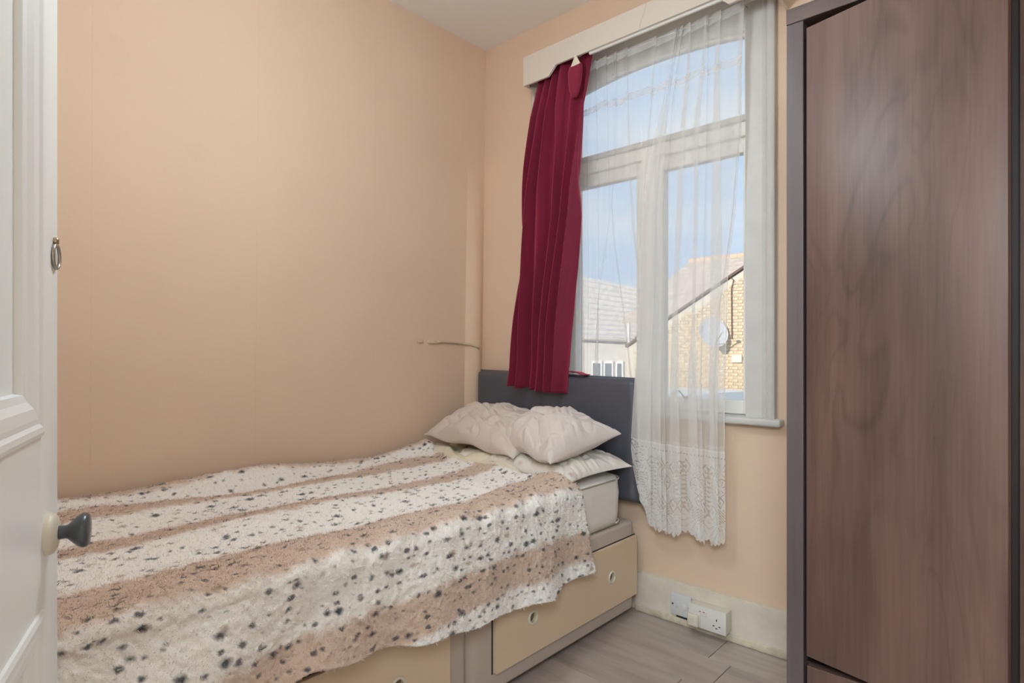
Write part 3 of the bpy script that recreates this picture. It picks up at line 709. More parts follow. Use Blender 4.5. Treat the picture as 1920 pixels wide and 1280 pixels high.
# ------------------------------------------------------------------ pillows and sheet
def pillow(name, cx, cy, cz, w, d, h, rot, m, seed, label, bend=0.0, wr=1.0, droop=0.0, flat=0.5):
    nu, nv = 96, 72
    u = np.linspace(-1, 1, nu)[None, :].repeat(nv, 0); v = np.linspace(-1, 1, nv)[:, None].repeat(nu, 1)
    pin = .09
    X0 = u * (w / 2) * (1 - pin * (1 - v ** 2)); Y0 = v * (d / 2) * (1 - pin * (1 - u ** 2))
    t = np.clip((1 - np.abs(u) ** 2.2) * (1 - np.abs(v) ** 2.2), 0, 1) ** .55
    r = np.sqrt(u ** 2 + v ** 2)
    wk = (vnoise(u * 2.2 + seed, v * 2.2, seed) * .55 + vnoise(u * 5 + v * 2 + seed, v * 4 - u * 2, seed + 1) * .30)
    # creases: ridged noise stretched towards the corners
    ang = np.arctan2(v, u)
    n3 = vnoise(ang * 5.2 + seed + 30, r * 1.7 + 40, seed + 2); cr_ = (1 - np.abs(n3) * 5).clip(0, 1) * (r > .35) * np.clip((r - .35) * 2, 0, 1)
    n4 = vnoise(u * 3.2 + v * 4 + seed, v * 2.0 - u * 3.4 + 60, seed + 3); c4 = (1 - np.abs(n4) * 6).clip(0, 1)
    top = h * t * (.62 + wk * .42) + wr * t ** .5 * (.014 * cr_ - .014 * c4) + .0015
    bot = -h * t * flat * (.5 + .2 * wk) - .0015
    out = []
    Q = Matrix.Rotation(rot[2], 3, 'Z') @ Matrix.Rotation(rot[1], 3, 'Y') @ Matrix.Rotation(rot[0], 3, 'X'); Q = np.array(Q)
    bm = bmesh.new(); vs = []
    for Zl in (top, bot):
        Z0 = Zl + bend * u ** 2 + droop * v
        Z0 = Z0 + .012 * np.sin(u * 7 + seed) * (1 - t)
        P = np.stack([X0, Y0, Z0], -1) @ Q.T + np.array([cx, cy, cz]); out.append(P)
    me = bpy.data.meshes.new(name); co = np.concatenate([o.reshape(-1, 3) for o in out])
    i = np.arange(nv - 1)[:, None] * nu + np.arange(nu - 1)[None, :]
    q = np.stack([i, i + 1, i + nu + 1, i + nu], -1).reshape(-1, 4); q2 = q[:, ::-1] + nu * nv
    faces = np.concatenate([q, q2]).tolist()
    rim = [j for j in range(nu)] + [k * nu + nu - 1 for k in range(1, nv)] + [(nv - 1) * nu + j for j in range(nu - 2, -1, -1)] + [k * nu for k in range(nv - 2, 0, -1)]
    for a_, b_ in zip(rim, rim[1:] + rim[:1]): faces.append([b_, a_, a_ + nu * nv, b_ + nu * nv])
    me.from_pydata(co.tolist(), [], faces); me.shade_smooth(); me.materials.append(m)
    o = bpy.data.objects.new(name, me); COL.objects.link(o)
    s_ = o.modifiers.new('sub', 'SUBSURF'); s_.levels = 1; s_.render_levels = 1
    tag(o, label, 'pillow', 'pillows at the head of the bed'); return o
pillow('pillow', -1.61, 1.948, .640, .66, .38, .10, (R(2), R(1), R(-5)), M['floral'], 3, 'flat white pillow with faint flowers, lowest of the pillows by the headboard', flat=.35)
pillow('pillow', -1.90, 1.958, .745, .62, .37, .17, (R(17), R(3), R(-4)), M['linen'], 8, 'plump pinkish white pillow nearest the peach wall', bend=-.015, flat=.5)
pillow('pillow', -1.545, 1.940, .745, .45, .36, .19, (R(14), R(4), R(-15)), M['linen2'], 14, 'crumpled pinkish white pillow on top, nearest the open side of the bed', bend=-.012, flat=.6)
# crumpled cream sheet between throw and pillows
nu, nv = 220, 90
u = np.linspace(0, 1, nu)[None, :].repeat(nv, 0); v = np.linspace(0, 1, nv)[:, None].repeat(nu, 1)
X0 = -2.21 + u * .80; front = 1.785 - .065 * np.sin(np.clip(u * 1.25, 0, 1) * math.pi) + .012 * np.sin(u * 14) + .02 * (u > .9) * (u - .9) * 10
Y0 = front + v * .26
Zr = .622 + .038 * np.sin(np.clip(v * 3.2, 0, 1) * math.pi / 2) * (1 - .15 * v) * (1 - .55 * np.clip((u - .75) / .25, 0, 1))
fold = (1 - np.abs(vnoise(u * 9 + v * 2.5, v * 3.2 - u * 2, 41)) * 5).clip(0, 1); f2 = (1 - np.abs(vnoise(u * 4 + v * 5, v * 2 + u * 3, 43)) * 4).clip(0, 1)
Z0 = Zr - .016 * fold * (v > .02) - .012 * f2 + .020 * vnoise(u * 6, v * 3, 45)
Z0 = np.where(v < .02, .612, np.maximum(Z0, .608))
sh = gridmesh('crumpled_sheet', X0, Y0, Z0, M['sheet'], None); tag(sh, 'crumpled cream sheet peeping out between throw and pillows', 'sheet')
md = sh.modifiers.new('thickness', 'SOLIDIFY'); md.thickness = .003; md.offset = -1

# ------------------------------------------------------------------ pelmet
PY = 2.06
pel = empty('pelmet', (-1.26, D, 2.40)); tag(pel, 'off white boxed pelmet with dropped shaped ends above the window', 'pelmet')
poly = [(-1.813, 2.458), (-1.813, 2.326), (-1.665, 2.326), (-1.623, 2.365), (-.892, 2.365), (-.849, 2.326), (-.703, 2.326), (-.703, 2.458)]
obj('front_board', prism(bmesh.new(), poly, PY, PY + .010), M['pelmet'], pel)
box('end_board', -1.813, -1.803, PY + .010, D, 2.326, 2.458, M['pelmet'], pel, bev=0); box('end_board', -.713, -.703, PY + .010, D, 2.326, 2.458, M['pelmet'], pel, bev=0)
box('top_board', -1.803, -.713, PY + .010, D, 2.448, 2.458, M['pelmet'], pel, bev=0)
tr = obj('curtain_track', bx(bx(bmesh.new(), -1.455, -.715, PY + .012, PY + .022, 2.356, 2.374, .002), -1.455, -.715, PY + .010, PY + .026, 2.372, 2.380, .001), M['plastic'], pel, smooth=40)
bx_ = bmesh.new(); cyl(bx_, (-1.80, PY + .02, 2.335), (-1.79, PY + .02, 2.335), .010); obj('track_end_stop', bx_, M['steel'], pel, smooth=40)
# hairline crack across the front board
tube_ = tube(bmesh.new(), [(-1.207, PY - .0002, 2.367), (-1.200, PY - .0002, 2.395), (-1.182, PY - .0002, 2.43), (-1.175, PY - .0002, 2.457)], .0007, 5); obj('crack', tube_, mat('pelmet crack', (.45, .40, .34), .8), pel)

# net wire
bm = tube(bmesh.new(), [(-1.79, 2.176, 2.372), (-1.3, 2.176, 2.370), (-.845, 2.176, 2.366)], .0025, 8)
wi = obj('net_wire', bm, M['plastic'], None, smooth=True); tag(wi, 'thin white stretch wire carrying the net curtains under the pelmet', 'curtain wire')
for x_ in (-1.79, -.845):
    b = bmesh.new(); torus(b, (x_, 2.176, 2.375), (0, 1, 0), .005, .0012, 16, 6); cyl(b, (x_, 2.176, 2.380), (x_, 2.222, 2.380), .0012); obj('hook', b, M['steel'], wi, smooth=True)

# ------------------------------------------------------------------ net curtains
def pleated(rows_z, Ltab, Rtab, pleats, ybase, amp, seg=14, ripple=.0012, seed=1, widen=1.3):
    """cloth with fold-over pleats. pleats: list of (table z->centre, table z->width). returns X, Y, Z, S (length along cloth)"""
    nz = len(rows_z); z = rows_z
    knots = [(interp(Ltab, z), np.zeros(nz))]
    for c_, w_ in pleats:
        cc = interp(c_, z); ww = interp(w_, z) * widen
        knots.append((cc + ww / 2, -np.ones(nz))); knots.append((cc - ww / 2, np.ones(nz)))
    knots.append((interp(Rtab, z), np.zeros(nz)))
    xs = []; ys = []
    for (xa, ya), (xb, yb) in zip(knots, knots[1:]):
        for t in np.linspace(0, 1, seg, endpoint=False):
            e = t * t * (3 - 2 * t); xs.append(xa + (xb - xa) * e); ys.append(ya + (yb - ya) * (.5 * t + .5 * e))
    xs.append(knots[-1][0]); ys.append(knots[-1][1])
    Xg = np.stack(xs, 1); Yg = np.stack(ys, 1) * amp
    Zg = z[:, None].repeat(Xg.shape[1], 1)
    dx = np.hypot(np.diff(Xg, axis=1), np.diff(Yg, axis=1)); Sg = np.concatenate([np.zeros((nz, 1)), np.cumsum(dx, 1)], 1)
    Yg = Yg + ybase(Xg, Zg) + ripple * np.sin(Sg * 160 + Zg * 2 + seed) + .004 * vnoise(Xg * 9 + seed, Zg * 2.5, seed)
    return Xg, Yg, Zg, Sg
def header_cover(Zg, Xg, Sg, base):
    c = np.full(Zg.shape, base)
    tape = 2.172 + .006 * np.sin(Sg * 26) + .004 * np.sin(Sg * 61)
    c = np.where(np.abs(Zg - tape) < .012, .60, c); c = np.where(np.abs(np.abs(Zg - tape) - .011) < .0025, .8, c)
    c = np.where(Zg > 2.345, .72, c); return c

# right-hand net: falls outside the headboard to its lace hem
zt_, zl_ = 2.380, .742
rows = np.concatenate([np.linspace(zt_, 2.12, 70), np.linspace(2.115, zl_, 90)])
tb = lambda *p: list(p)
pl = [
 (tb((2.37, -1.105), (2.12, -1.150), (1.87, -1.200), (1.66, -1.225), (1.0, -1.238), (.37, -1.228)), tb((2.37, .008), (2.12, .010), (1.66, .050), (1.0, .055), (.37, .036))),
 (tb((2.37, -1.098), (2.12, -1.142), (1.87, -1.172), (1.66, -1.188), (1.0, -1.190), (.37, -1.180)), tb((2.37, .008), (2.12, .009), (1.66, .040), (1.0, .044), (.37, .038))),
 (tb((2.37, -1.080), (2.07, -1.128), (1.8, -1.146), (1.0, -1.151), (.37, -1.145)), tb((2.37, .006), (1.0, .012), (.37, .016))),
 (tb((2.37, -1.050), (2.2, -1.058), (2.0, -1.080), (1.64, -1.096), (1.33, -1.110), (1.0, -1.108), (.37, -1.098)), tb((2.37, .012), (2.0, .022), (1.6, .026), (1.33, .024), (1.0, .036), (.37, .040))),
 (tb((2.37, -.985), (2.2, -.997), (2.0, -1.022), (1.6, -1.028), (1.0, -1.035), (.37, -1.020)), tb((2.37, .012), (2.0, .024), (1.6, .018), (1.2, .018), (1.0, .034), (.37, .042))),
 (tb((2.37, -.975), (1.9, -.985), (1.0, -1.000), (.37, -.99)), tb((2.37, .005), (1.6, .009), (1.0, .010), (.37, .018))),
 (tb((2.37, -.930), (2.2, -.942), (1.94, -.944), (1.5, -.944), (1.0, -.948), (.37, -.945)), tb((2.37, .014), (1.94, .030), (1.5, .040), (1.0, .034), (.37, .030))),
 (tb((2.37, -.846), (2.16, -.857), (1.94, -.857), (1.61, -.882), (1.22, -.936), (.9, -.950), (.37, -.930)), tb((2.37, .018), (2.16, .018), (1.94, .010), (1.61, .009), (1.2, .009), (.9, .016), (.37, .02))),
]
Rt = tb((2.37, -.838), (2.19, -.846), (1.93, -.848), (1.61, -.870), (1.415, -.897), (1.02, -.903), (.76, -.903), (.39, -.901))
Lt = tb((2.37, -1.120), (2.13, -1.163), (1.884, -1.230), (1.67, -1.262), (1.45, -1.270), (1.0, -1.272), (.90, -1.277), (.76, -1.288), (.70, -1.289), (.63, -1.280), (.55, -1.262), (.46, -1.245), (.37, -1.235))
yb_r = lambda X_, Z_: 2.176 - .018 * np.clip((1.5 - Z_) / .6, 0, 1) - .022 * np.clip((X_ * -1 - 1.225) / .03, 0, 1) * np.clip((1.15 - Z_) / .15, 0, 1)
netr = empty('net_curtain', (-1.05, 2.17, 2.37)); tag(netr, 'sheer white net curtain with a lace hem hanging past the headboard to below the sill', 'net curtain', 'net curtains on the stretch wire')
Xg, Yg, Zg, Sg = pleated(rows, Lt, Rt, pl, yb_r, .010, seed=2)
cov = header_cover(Zg, Xg, Sg, .37) + .16 * np.clip((1.15 - Zg) / .25, 0, 1) + .10 * np.clip((-1.19 - Xg) / .02, 0, 1) * (Zg < 1.9)
nc = Xg.shape[1]; ci = np.arange(nc)[None, :].repeat(len(rows), 0)
cov = np.where((ci < 2) | (ci > nc - 4), .85, cov)
cov = cov * (1 + .25 * vnoise(Xg * 30, Zg * 3, 9))
gridmesh('net_panel', Xg, Yg, Zg, M['net'], netr, attr=cov)
# lace border: worked motifs as dense threads and open holes
rows2 = np.linspace(zl_ + .004, .355, 190)
Xg, Yg, Zg, Sg = pleated(rows2, Lt, Rt, pl, yb_r, .010, seg=30, seed=2)
Sg = Sg[0:1].repeat(len(rows2), 0)
Pm = .128; sm = (Sg + .03) % Pm - Pm / 2; hb_ = interp([(-1.30, .545), (-1.245, .468), (-1.225, .385), (-1.16, .378), (-1.11, .372), (-1.05, .388), (-1.0, .378), (-.965, .366), (-.90, .395)], Xg[0])[None, :].repeat(len(rows2), 0)
hgt = Zg - (hb_ if True else .38)
tl = interp([(-1.30, .762), (-1.27, .745), (-1.15, .732), (-.9, .728)], Xg[0])[None, :]
cov = np.full(Zg.shape, .90)
def hole(cond): global cov; cov = np.where(cond, .42, cov)
def thread(cond, v_=.97): global cov; cov = np.where(cond, v_, cov)
rr_ = np.hypot(sm, (hgt - .085)); th_ = np.arctan2(hgt - .085, sm)
fan = (hgt < .085) & (rr_ > .020)
hole(fan & (np.abs(np.sin(th_ * 9)) < .16) & (rr_ < .075))
lat = (np.abs(sm) < .030) & (hgt > .072) & (hgt < .122) & ((sm / .032) ** 2 + ((hgt - .095) / .032) ** 2 < 1)
cov = np.where(lat & (np.abs(np.sin((sm + hgt) * 300)) > .5) & (np.abs(np.sin((sm - hgt) * 300)) > .5), .1, cov); hole(lat & (np.abs(np.sin((sm + hgt) * 300)) > .45) & (np.abs(np.sin((sm - hgt) * 300)) > .45))
dia = lambda cx, cy, s: (np.abs(sm - cx) * 1.3 + np.abs(hgt - cy))
for cx, cy, s in ((0, .150, .024), (.045, .12, .030), (-.045, .12, .030), (.050, .27, .030), (-.050, .27, .030)):
    d_ = dia(cx, cy, s); hole((d_ < s) & (d_ > s * .72)); hole(d_ < s * .28)
fl = np.hypot(sm - .0, hgt - .205); fa = np.arctan2(hgt - .205, sm)
hole((fl < .026) & (fl > .006) & (np.abs(np.sin(fa * 3)) < .30)); hole((fl > .030) & (fl < .034)); thread((fl > .026) & (fl < .030))
st = np.hypot(sm, hgt - .262); sa = np.arctan2(hgt - .262, sm)
hole((st > .010) & (st < .034) & (np.abs(np.sin(sa * 4)) < .16))
hole((np.abs(sm) > .047) & (np.abs(sm) < .052) & (hgt > .14) & (hgt < .24) & (np.abs(np.sin(hgt * 260)) > .35))
hole((np.abs(sm) > .056) & (np.abs(np.sin(hgt * 180)) > .82) & (hgt > .1) & (hgt < .3))
hole((Zg > tl - .030) & (Zg < tl - .024) & (np.sin(Sg * 420) > .3))
thread((Zg > tl - .008)); cov = np.where(Zg > tl, .62, cov)
cov = np.where((cov > .5) & (cov < .9), cov + .10 * vnoise(Sg * 260, Zg * 260, 5) , cov)
scal = .012 * np.abs(np.sin(Sg * math.pi / .024)) * -1 + .020 * (1 - np.cos(2 * math.pi * sm / Pm)) * .5 + .006
mask = hgt > scal
thread((hgt < scal + .004) & mask, .95)
gridmesh('lace_border', Xg, Yg, Zg, M['net'], netr, attr=cov, mask=mask, label='white patterned lace border with scalloped hem')

# left-hand net: tucked between headboard and window
rows = np.concatenate([np.linspace(2.380, 2.12, 70), np.linspace(2.115, .868, 80)])
pl2 = []
for k, (x0, x1, w0, w1) in enumerate(((-1.745, -1.70, .020, .05), (-1.68, -1.640, .014, .02), (-1.60, -1.575, .012, .016), (-1.54, -1.560, .008, .007), (-1.49, -1.50, .006, .006))):
    pl2.append((tb((2.37, x0), (.87, x1)), tb((2.37, w0), (.87, w1))))
pl2 += [(tb((2.37, -1.434), (1.70, -1.434), (1.47, -1.475), (1.33, -1.500), (.87, -1.53)), tb((2.37, .006), (.87, .007))),
        (tb((2.37, -1.383), (1.92, -1.402), (1.74, -1.423), (1.55, -1.410), (1.14, -1.348), (.87, -1.32)), tb((2.37, .007), (1.7, .010), (.87, .016))),
        (tb((2.37, -1.331), (1.90, -1.331), (1.63, -1.318), (1.40, -1.290), (.87, -1.285)), tb((2.37, .009), (1.6, .016), (.87, .014))),
        (tb((2.37, -1.200), (2.10, -1.225), (1.8, -1.262), (1.3, -1.272), (.87, -1.27)), tb((2.37, .012), (1.6, .010), (.87, .010)))]
Lt2 = tb((2.37, -1.785), (.87, -1.76)); Rt2 = tb((2.37, -1.110), (2.1, -1.165), (1.85, -1.225), (1.6, -1.255), (.87, -1.262))
Xg, Yg, Zg, Sg = pleated(rows, Lt2, Rt2, pl2, lambda X_, Z_: 2.176 + .030 * np.clip((2.3 - Z_) / .8, 0, 1), .008, seed=5)
netl = empty('net_curtain', (-1.45, 2.18, 2.37)); tag(netl, 'sheer white net curtain half hidden by the burgundy curtain and tucked behind the headboard', 'net curtain', 'net curtains on the stretch wire')
cov = header_cover(Zg, Xg, Sg, .30); cov = cov * (1 + .25 * vnoise(Xg * 30, Zg * 3, 19))
nc = Xg.shape[1]; ci = np.arange(nc)[None, :].repeat(len(rows), 0); cov = np.where((ci < 2), .85, cov)
gridmesh('net_panel', Xg, Yg, Zg, M['net'], netl, attr=cov)

# ------------------------------------------------------------------ burgundy velvet curtain
rc_ = empty('velvet_curtain', (-1.66, 2.10, 2.38)); tag(rc_, 'burgundy velvet curtain gathered at the left of the window, hem draped over the headboard', 'curtain')
nz, nx_ = 150, 260
v = np.linspace(0, 1, nz)[:, None].repeat(nx_, 1); u = np.linspace(0, 1, nx_)[None, :].repeat(nz, 0)
zt2 = 2.425; Zc = zt2 + (.925 - zt2) * v
Lc = interp([(2.42, -1.760), (2.33, -1.768), (1.75, -1.828), (1.25, -1.878), (1.02, -1.892), (.925, -1.912)], Zc)
Rc = interp([(2.42, -1.484), (2.38, -1.484), (2.08, -1.504), (1.70, -1.530), (1.38, -1.578), (1.2, -1.600), (.925, -1.618)], Zc)
# eight pleats whose centres wander; each sharpens towards the front
ph = u * 5.6 + .22 * np.sin(v * 3 + u * 5) + .7 * vnoise(u * 4 + 3, v * 1.6, 61) + .1
wv = np.sin(2 * math.pi * ph); wv = np.sign(wv) * np.abs(wv) ** .75
amp = (.018 + .022 * np.clip(v * 2.5, 0, 1)) * (1 + 1.0 * vnoise(u * 6, v * 3, 62))
Yc = 2.092 + .034 * np.clip(1 - v * 6, 0, 1) - amp * wv + .010 * vnoise(u * 3, v * 4, 63)
Xc = Lc + (Rc - Lc) * (u + .030 * np.cos(2 * math.pi * ph) * np.clip(v * 3, .3, 1)) - .0
# right edge curls back towards the window
Yc = Yc + .030 * np.clip((u - .93) / .07, 0, 1) ** 1.5 * np.clip(1.15 - v, 0, 1)
Zc = Zc - .020 * (u - .5) * v + .004 * np.sin(u * 30) * (v > .98)
# sagging hook: the heading droops open between two hooks
dr_ = np.exp(-((u - .80) / .07) ** 2); Zc = Zc - .06 * dr_ * np.clip(1 - v * 7, 0, 1)
Yc = np.minimum(Yc, np.where(Zc > 1.03, 2.150, 2.138)); Yc = np.maximum(Yc, np.where(Zc > 2.33, 2.076, 2.0))
cp = gridmesh('curtain_cloth', Xc, Yc, Zc, M['velvet'], rc_); md = cp.modifiers.new('thickness', 'SOLIDIFY'); md.thickness = .003; md.offset = 0
# drooping pouch of the heading with its pale lining showing
nu_, nv_ = 24, 28
uu = np.linspace(0, 1, nu_)[None, :].repeat(nv_, 0); vv = np.linspace(0, 1, nv_)[:, None].repeat(nu_, 1)
a_ = (uu - .5) * math.pi; wd_ = .034 * np.clip(1 - ((vv - .12) / .9) ** 2, 0, 1) ** .5 * (.8 + .2 * np.minimum(vv * 6, 1))
Xp = -1.515 + wd_ * np.sin(a_) - .014 * vv; Yp = 2.062 - .75 * wd_ * np.cos(a_) + .012 * vv; Zp = 2.330 - .135 * vv - .016 * np.cos(a_) * (1 - vv)
po = gridmesh('heading_pouch', Xp, Yp, Zp, M['velvet'], rc_); md = po.modifiers.new('thickness', 'SOLIDIFY'); md.thickness = .002
Xp = -1.515 + .030 * np.sin(a_) * (1 - .85 * (1 - vv)); Yp = 2.060 - .006 * np.cos(a_) + .0 * vv; Zp = 2.366 - .048 * vv
gridmesh('lining', Xp, Yp, Zp, M['sheet'], rc_, label='pale lining showing at the curtain heading')
b = tube(bmesh.new(), [(-1.520, 2.074, 2.365), (-1.519, 2.080, 2.39), (-1.516, 2.10, 2.412), (-1.514, 2.15, 2.414)], .0045, 8); obj('heading_tape', b, M['sheet'], rc_, smooth=True)
for x_ in (-1.75, -1.69, -1.63, -1.57, -1.47):
    b = bmesh.new(); torus(b, (x_, 2.142, 2.402), (1, 0, 0), .006, .0012, 14, 6); obj('hook', b, M['plastic'], rc_, smooth=True)
# corner of the back hem lying on the headboard top
nu_, nv_ = 20, 12
uu = np.linspace(0, 1, nu_)[None, :].repeat(nv_, 0); vv = np.linspace(0, 1, nv_)[:, None].repeat(nu_, 1)
Xp = -1.68 + uu * .15; Yp = 2.135 + vv * .055; Zp = 1.000 + .022 * (1 - uu) ** .7 * (1 - .4 * vv) + .003 * np.sin(uu * 12)
bk = gridmesh('back_hem', Xp, Yp, Zp, M['velvet'], rc_); md = bk.modifiers.new('thickness', 'SOLIDIFY'); md.thickness = .003

# ------------------------------------------------------------------ wall cable beside the corner
cb = empty('wall_cable', (-2.26, 1.98, 1.15)); tag(cb, 'short painted over cable with clips on the peach wall above the pillows', 'cable')
xw = lambda z_: -2.235 - .055 * (CZ - z_) / CZ * (2.7 / 2.75)
X_ = xw(1.15)
b = tube(bmesh.new(), [(X_ + .004, 1.92, 1.150), (X_ + .006, 1.96, 1.151), (X_ + .005, 2.02, 1.149), (X_ + .005, 2.08, 1.144), (X_ + .020, 2.13, 1.138), (X_ + .034, 2.165, 1.128), (X_ + .034, 2.185, 1.118)], .0065, 10); obj('cable_sleeve', b, M['cable'], cb, smooth=True)
b = bmesh.new(); bx(b, X_ - .002, X_ + .012, 1.865, 1.912, 1.140, 1.158, .004); obj('clip', b, M['cable'], cb, smooth=40)
b = bmesh.new(); cyl(b, (X_ + .006, 1.914, 1.149), (X_ + .006, 1.930, 1.149), .0085, .0075); obj('collar', b, mat('cream ceramic', (.72, .62, .45), .3), cb, smooth=40)
b = bmesh.new(); bx(b, X_ - .002, X_ + .009, 1.800, 1.835, 1.143, 1.160, .004); cyl(b, (X_ + .008, 1.818, 1.148), (X_ + .011, 1.818, 1.148), .003); obj('clip', b, M['cable'], cb, smooth=40)

# ------------------------------------------------------------------ sockets on the skirting
SYF = 2.168
so = empty('double_socket', (-.98, D - .018, .08)); tag(so, 'surface mounted white double power socket box on the skirting', 'socket')
obj('back_box', bx(bmesh.new(), -1.053, -.905, SYF + .008, D - .018, .040, .122, .003), M['oldplastic'], so, smooth=40)
fp = obj('face_plate', bx(bmesh.new(), -1.054, -.904, SYF, SYF + .009, .039, .123, .0025), M['plastic'], so, smooth=40)
for x_ in (-1.018, -.988):
    b = bx(bmesh.new(), x_ - .009, x_ + .009, SYF - .003, SYF + .001, .088, .106, .0015) if x_ > -1 else bx(bmesh.new(), x_ + .008, x_ + .016, SYF - .003, SYF + .001, .088, .106, .0015)
    rk = obj('rocker_switch', b, M['plastic'], so, smooth=40)
    b = bx(bmesh.new(), x_ - .004 + (.014 if x_ < -1 else 0), x_ + .003 + (.014 if x_ < -1 else 0), SYF - .0036, SYF - .0028, .1035, .1065, .0003); obj('red_marker', b, M['red'], rk, label='small red switch marker')
for cx_ in (-.940,):
    b = bmesh.new()
    bx(b, cx_ - .002, cx_ + .002, SYF - .0004, SYF + .001, .084, .092)
    for dx_ in (-.0115, .0115): bx(b, cx_ + dx_ - .0034, cx_ + dx_ + .0034, SYF - .0004, SYF + .001, .0635, .0672)
    bx(b, cx_ - .004, cx_ + .003, SYF - .0004, SYF + .001, .0555, .059)
    obj('pin_holes', b, M['dark'], so)
pg = empty('plug', (-1.027, SYF, .075)); tag(pg, 'cream plug pushed into the white double socket box', 'plug')
obj('plug_body', bx(bmesh.new(), -1.050, -1.005, SYF - .022, SYF - .0055, .045, .092, .007, 3), M['oldplastic'], pg, smooth=50)
obj('plug_rim', bx(bmesh.new(), -1.052, -1.002, SYF - .006, SYF - .0005, .043, .094, .003, 2), M['oldplastic'], pg, smooth=50)
b = bmesh.new(); torus(b, (-1.028, SYF - .022, .068), (0, 1, 0), .009, .0008, 24, 6); obj('moulded_ring', b, M['oldplastic'], pg, smooth=True)
sw_ = empty('fused_switch', (-1.11, D - .018, .08)); tag(sw_, 'bluish white fused switch plate left of the double socket box', 'switch')
FYP = D - .030
obj('face_plate', bx(bmesh.new(), -1.152, -1.062, FYP, D - .018, .040, .125, .003), mat('cool white plastic', (.66, .67, .69), .35), sw_, smooth=40)
for x_ in (-1.141, -1.071):
    b = bmesh.new(); cyl(b, (x_, FYP - .0008, .083), (x_, FYP + .001, .083), .0035); obj('screw', b, M['dark'], sw_)
obj('rocker_switch', bx(bmesh.new(), -1.098, -1.082, FYP - .003, FYP + .001, .070, .094, .0015), M['plastic'], sw_, smooth=40)
obj('fuse_cover', bx(bmesh.new(), -1.128, -1.112, FYP - .0012, FYP + .001, .070, .096, .0006), mat('cool white plastic 2', (.64, .65, .67), .35), sw_, smooth=40)
b = bx(bmesh.new(), -1.128, -1.06, D - .0245, D - .0175, .032, .0395); obj('skirting_cutout', b, M['dark'], sk)
b = tube(bmesh.new(), [(-1.2, 0, 0), (-1.1, 0, 0)], .001) ; b.free()

# ------------------------------------------------------------------ lamps outside the frame
cl = empty('pendant_lamp', (-1.08, .84, 2.70)); tag(cl, 'white globe pendant lamp hanging in the middle of the bedroom', 'pendant lamp')
obj('ceiling_rose', lathe(bmesh.new(), (-1.08, .84, 2.70), (0, 0, -1), [(0, .04), (.012, .04), (.022, .02), (.024, 0)], 30), M['plastic'], cl, smooth=40)
b = bmesh.new(); cyl(b, (-1.08, .84, 2.68), (-1.08, .84, 2.20), .003, seg=8); obj('flex', b, M['plastic'], cl)
b = bmesh.new(); bmesh.ops.create_uvsphere(b, u_segments=32, v_segments=20, radius=.13); bmesh.ops.translate(b, verts=b.verts, vec=(-1.08, .84, 2.07)); obj('globe_shade', b, M['opal'], cl, smooth=True)


# ------------------------------------------------------------------ outside: houses across the yards
ext = {}  # outdoor base colours are lightened, so the haze is painted into them
ext['tile'] = mat('pale grey roof tiles', (.56, .53, .51), .8, bump=.4, bscale=18, var=.10, vscale=5)
ext['brick'] = mat('yellow stock brick', (.66, .53, .37), .9, bump=.3, bscale=60, var=.22, vscale=9)
ext['mortar'] = mat('lime mortar', (.70, .64, .54), .95)
ext['render'] = mat('grey rendered wall', (.62, .59, .56), .9, var=.06, vscale=4)
ext['upvc'] = mat('white window frame', (.80, .80, .80), .4)
ext['pane'] = mat('far window pane', (.20, .22, .25), .1)
ext['felt'] = mat('pale felt roof', (.72, .72, .72), .85, var=.05, vscale=5)
ext['verge'] = mat('dark verge', (.17, .11, .09), .8)
ext['ridge'] = mat('terracotta ridge', (.70, .50, .38), .8, var=.1, vscale=5)
ext['slate'] = mat('haze pale slate roof', (.58, .49, .43), .8, bump=.4, bscale=25, var=.12, vscale=4)
# brick gable house
bh = empty('brick_house', (-6.6, 14.2, -3)); tag(bh, 'yellow brick house with a sloping gable and sunlit upper wall, seen outside through the window', 'house')
BY = 14.0
vz = lambda x_: 1.86 + (x_ + 7.547) * (3.063 - 1.848) / 2.106
def gable(y0, y1, ins, m, name, z0=-3.0):
    return obj(name, prism(bmesh.new(), [(-8.6, z0), (-1.5, z0), (-1.5, 4.4), (-3.2, vz(-3.2) - ins), (-8.6, vz(-8.6) - ins)], y0, y1), m, bh)
gable(BY + .012, BY + 2.5, .06, ext['mortar'], 'wall')
# bricks near the strip of clear glass are separate parts, the others one joined part
cells = []
ch = .075; bl = .225
for r_ in range(int((4.1 + .2) / ch)):
    z0 = .15 + r_ * ch
    for k in range(-2, 28):
        x0 = -7.9 + k * bl + (bl / 2 if r_ % 2 else 0)
        if x0 > -1.75: continue
        if z0 + ch > min(vz(x0) - .14, 4.2): continue
        cells.append((x0, z0))
cells.sort(key=lambda c_: abs(c_[0] + 5.60) + .25 * abs(c_[1] - 1.8))
bmesh_b = bmesh.new(); bx(bmesh_b, 0, bl - .012, 0, .022, 0, ch - .011, .003, 1)
meb = bpy.data.meshes.new('brick'); bmesh_b.to_mesh(meb); bmesh_b.free(); meb.materials.append(ext['brick'])
rest = bmesh.new()
for i, (x0, z0) in enumerate(cells):
    dy = rnd.uniform(-.004, .004)
    if i < 290:
        o = bpy.data.objects.new('brick', meb); COL.objects.link(o); o.parent = bh; o.location = Vector((x0, BY - .005 + dy, z0)) - bh.location
    else: bx(rest, x0, x0 + bl - .012, BY - .005 + dy, BY + .015, z0, z0 + ch - .011)
obj('brickwork', rest, ext['brick'], bh, stuff=True)
obj('verge', prism(bmesh.new(), [(-8.6, vz(-8.6) - .04), (-3.2, vz(-3.2) - .04), (-3.2, vz(-3.2) + .02), (-8.6, vz(-8.6) + .02)], BY - .06, BY + .3), ext['verge'], bh)
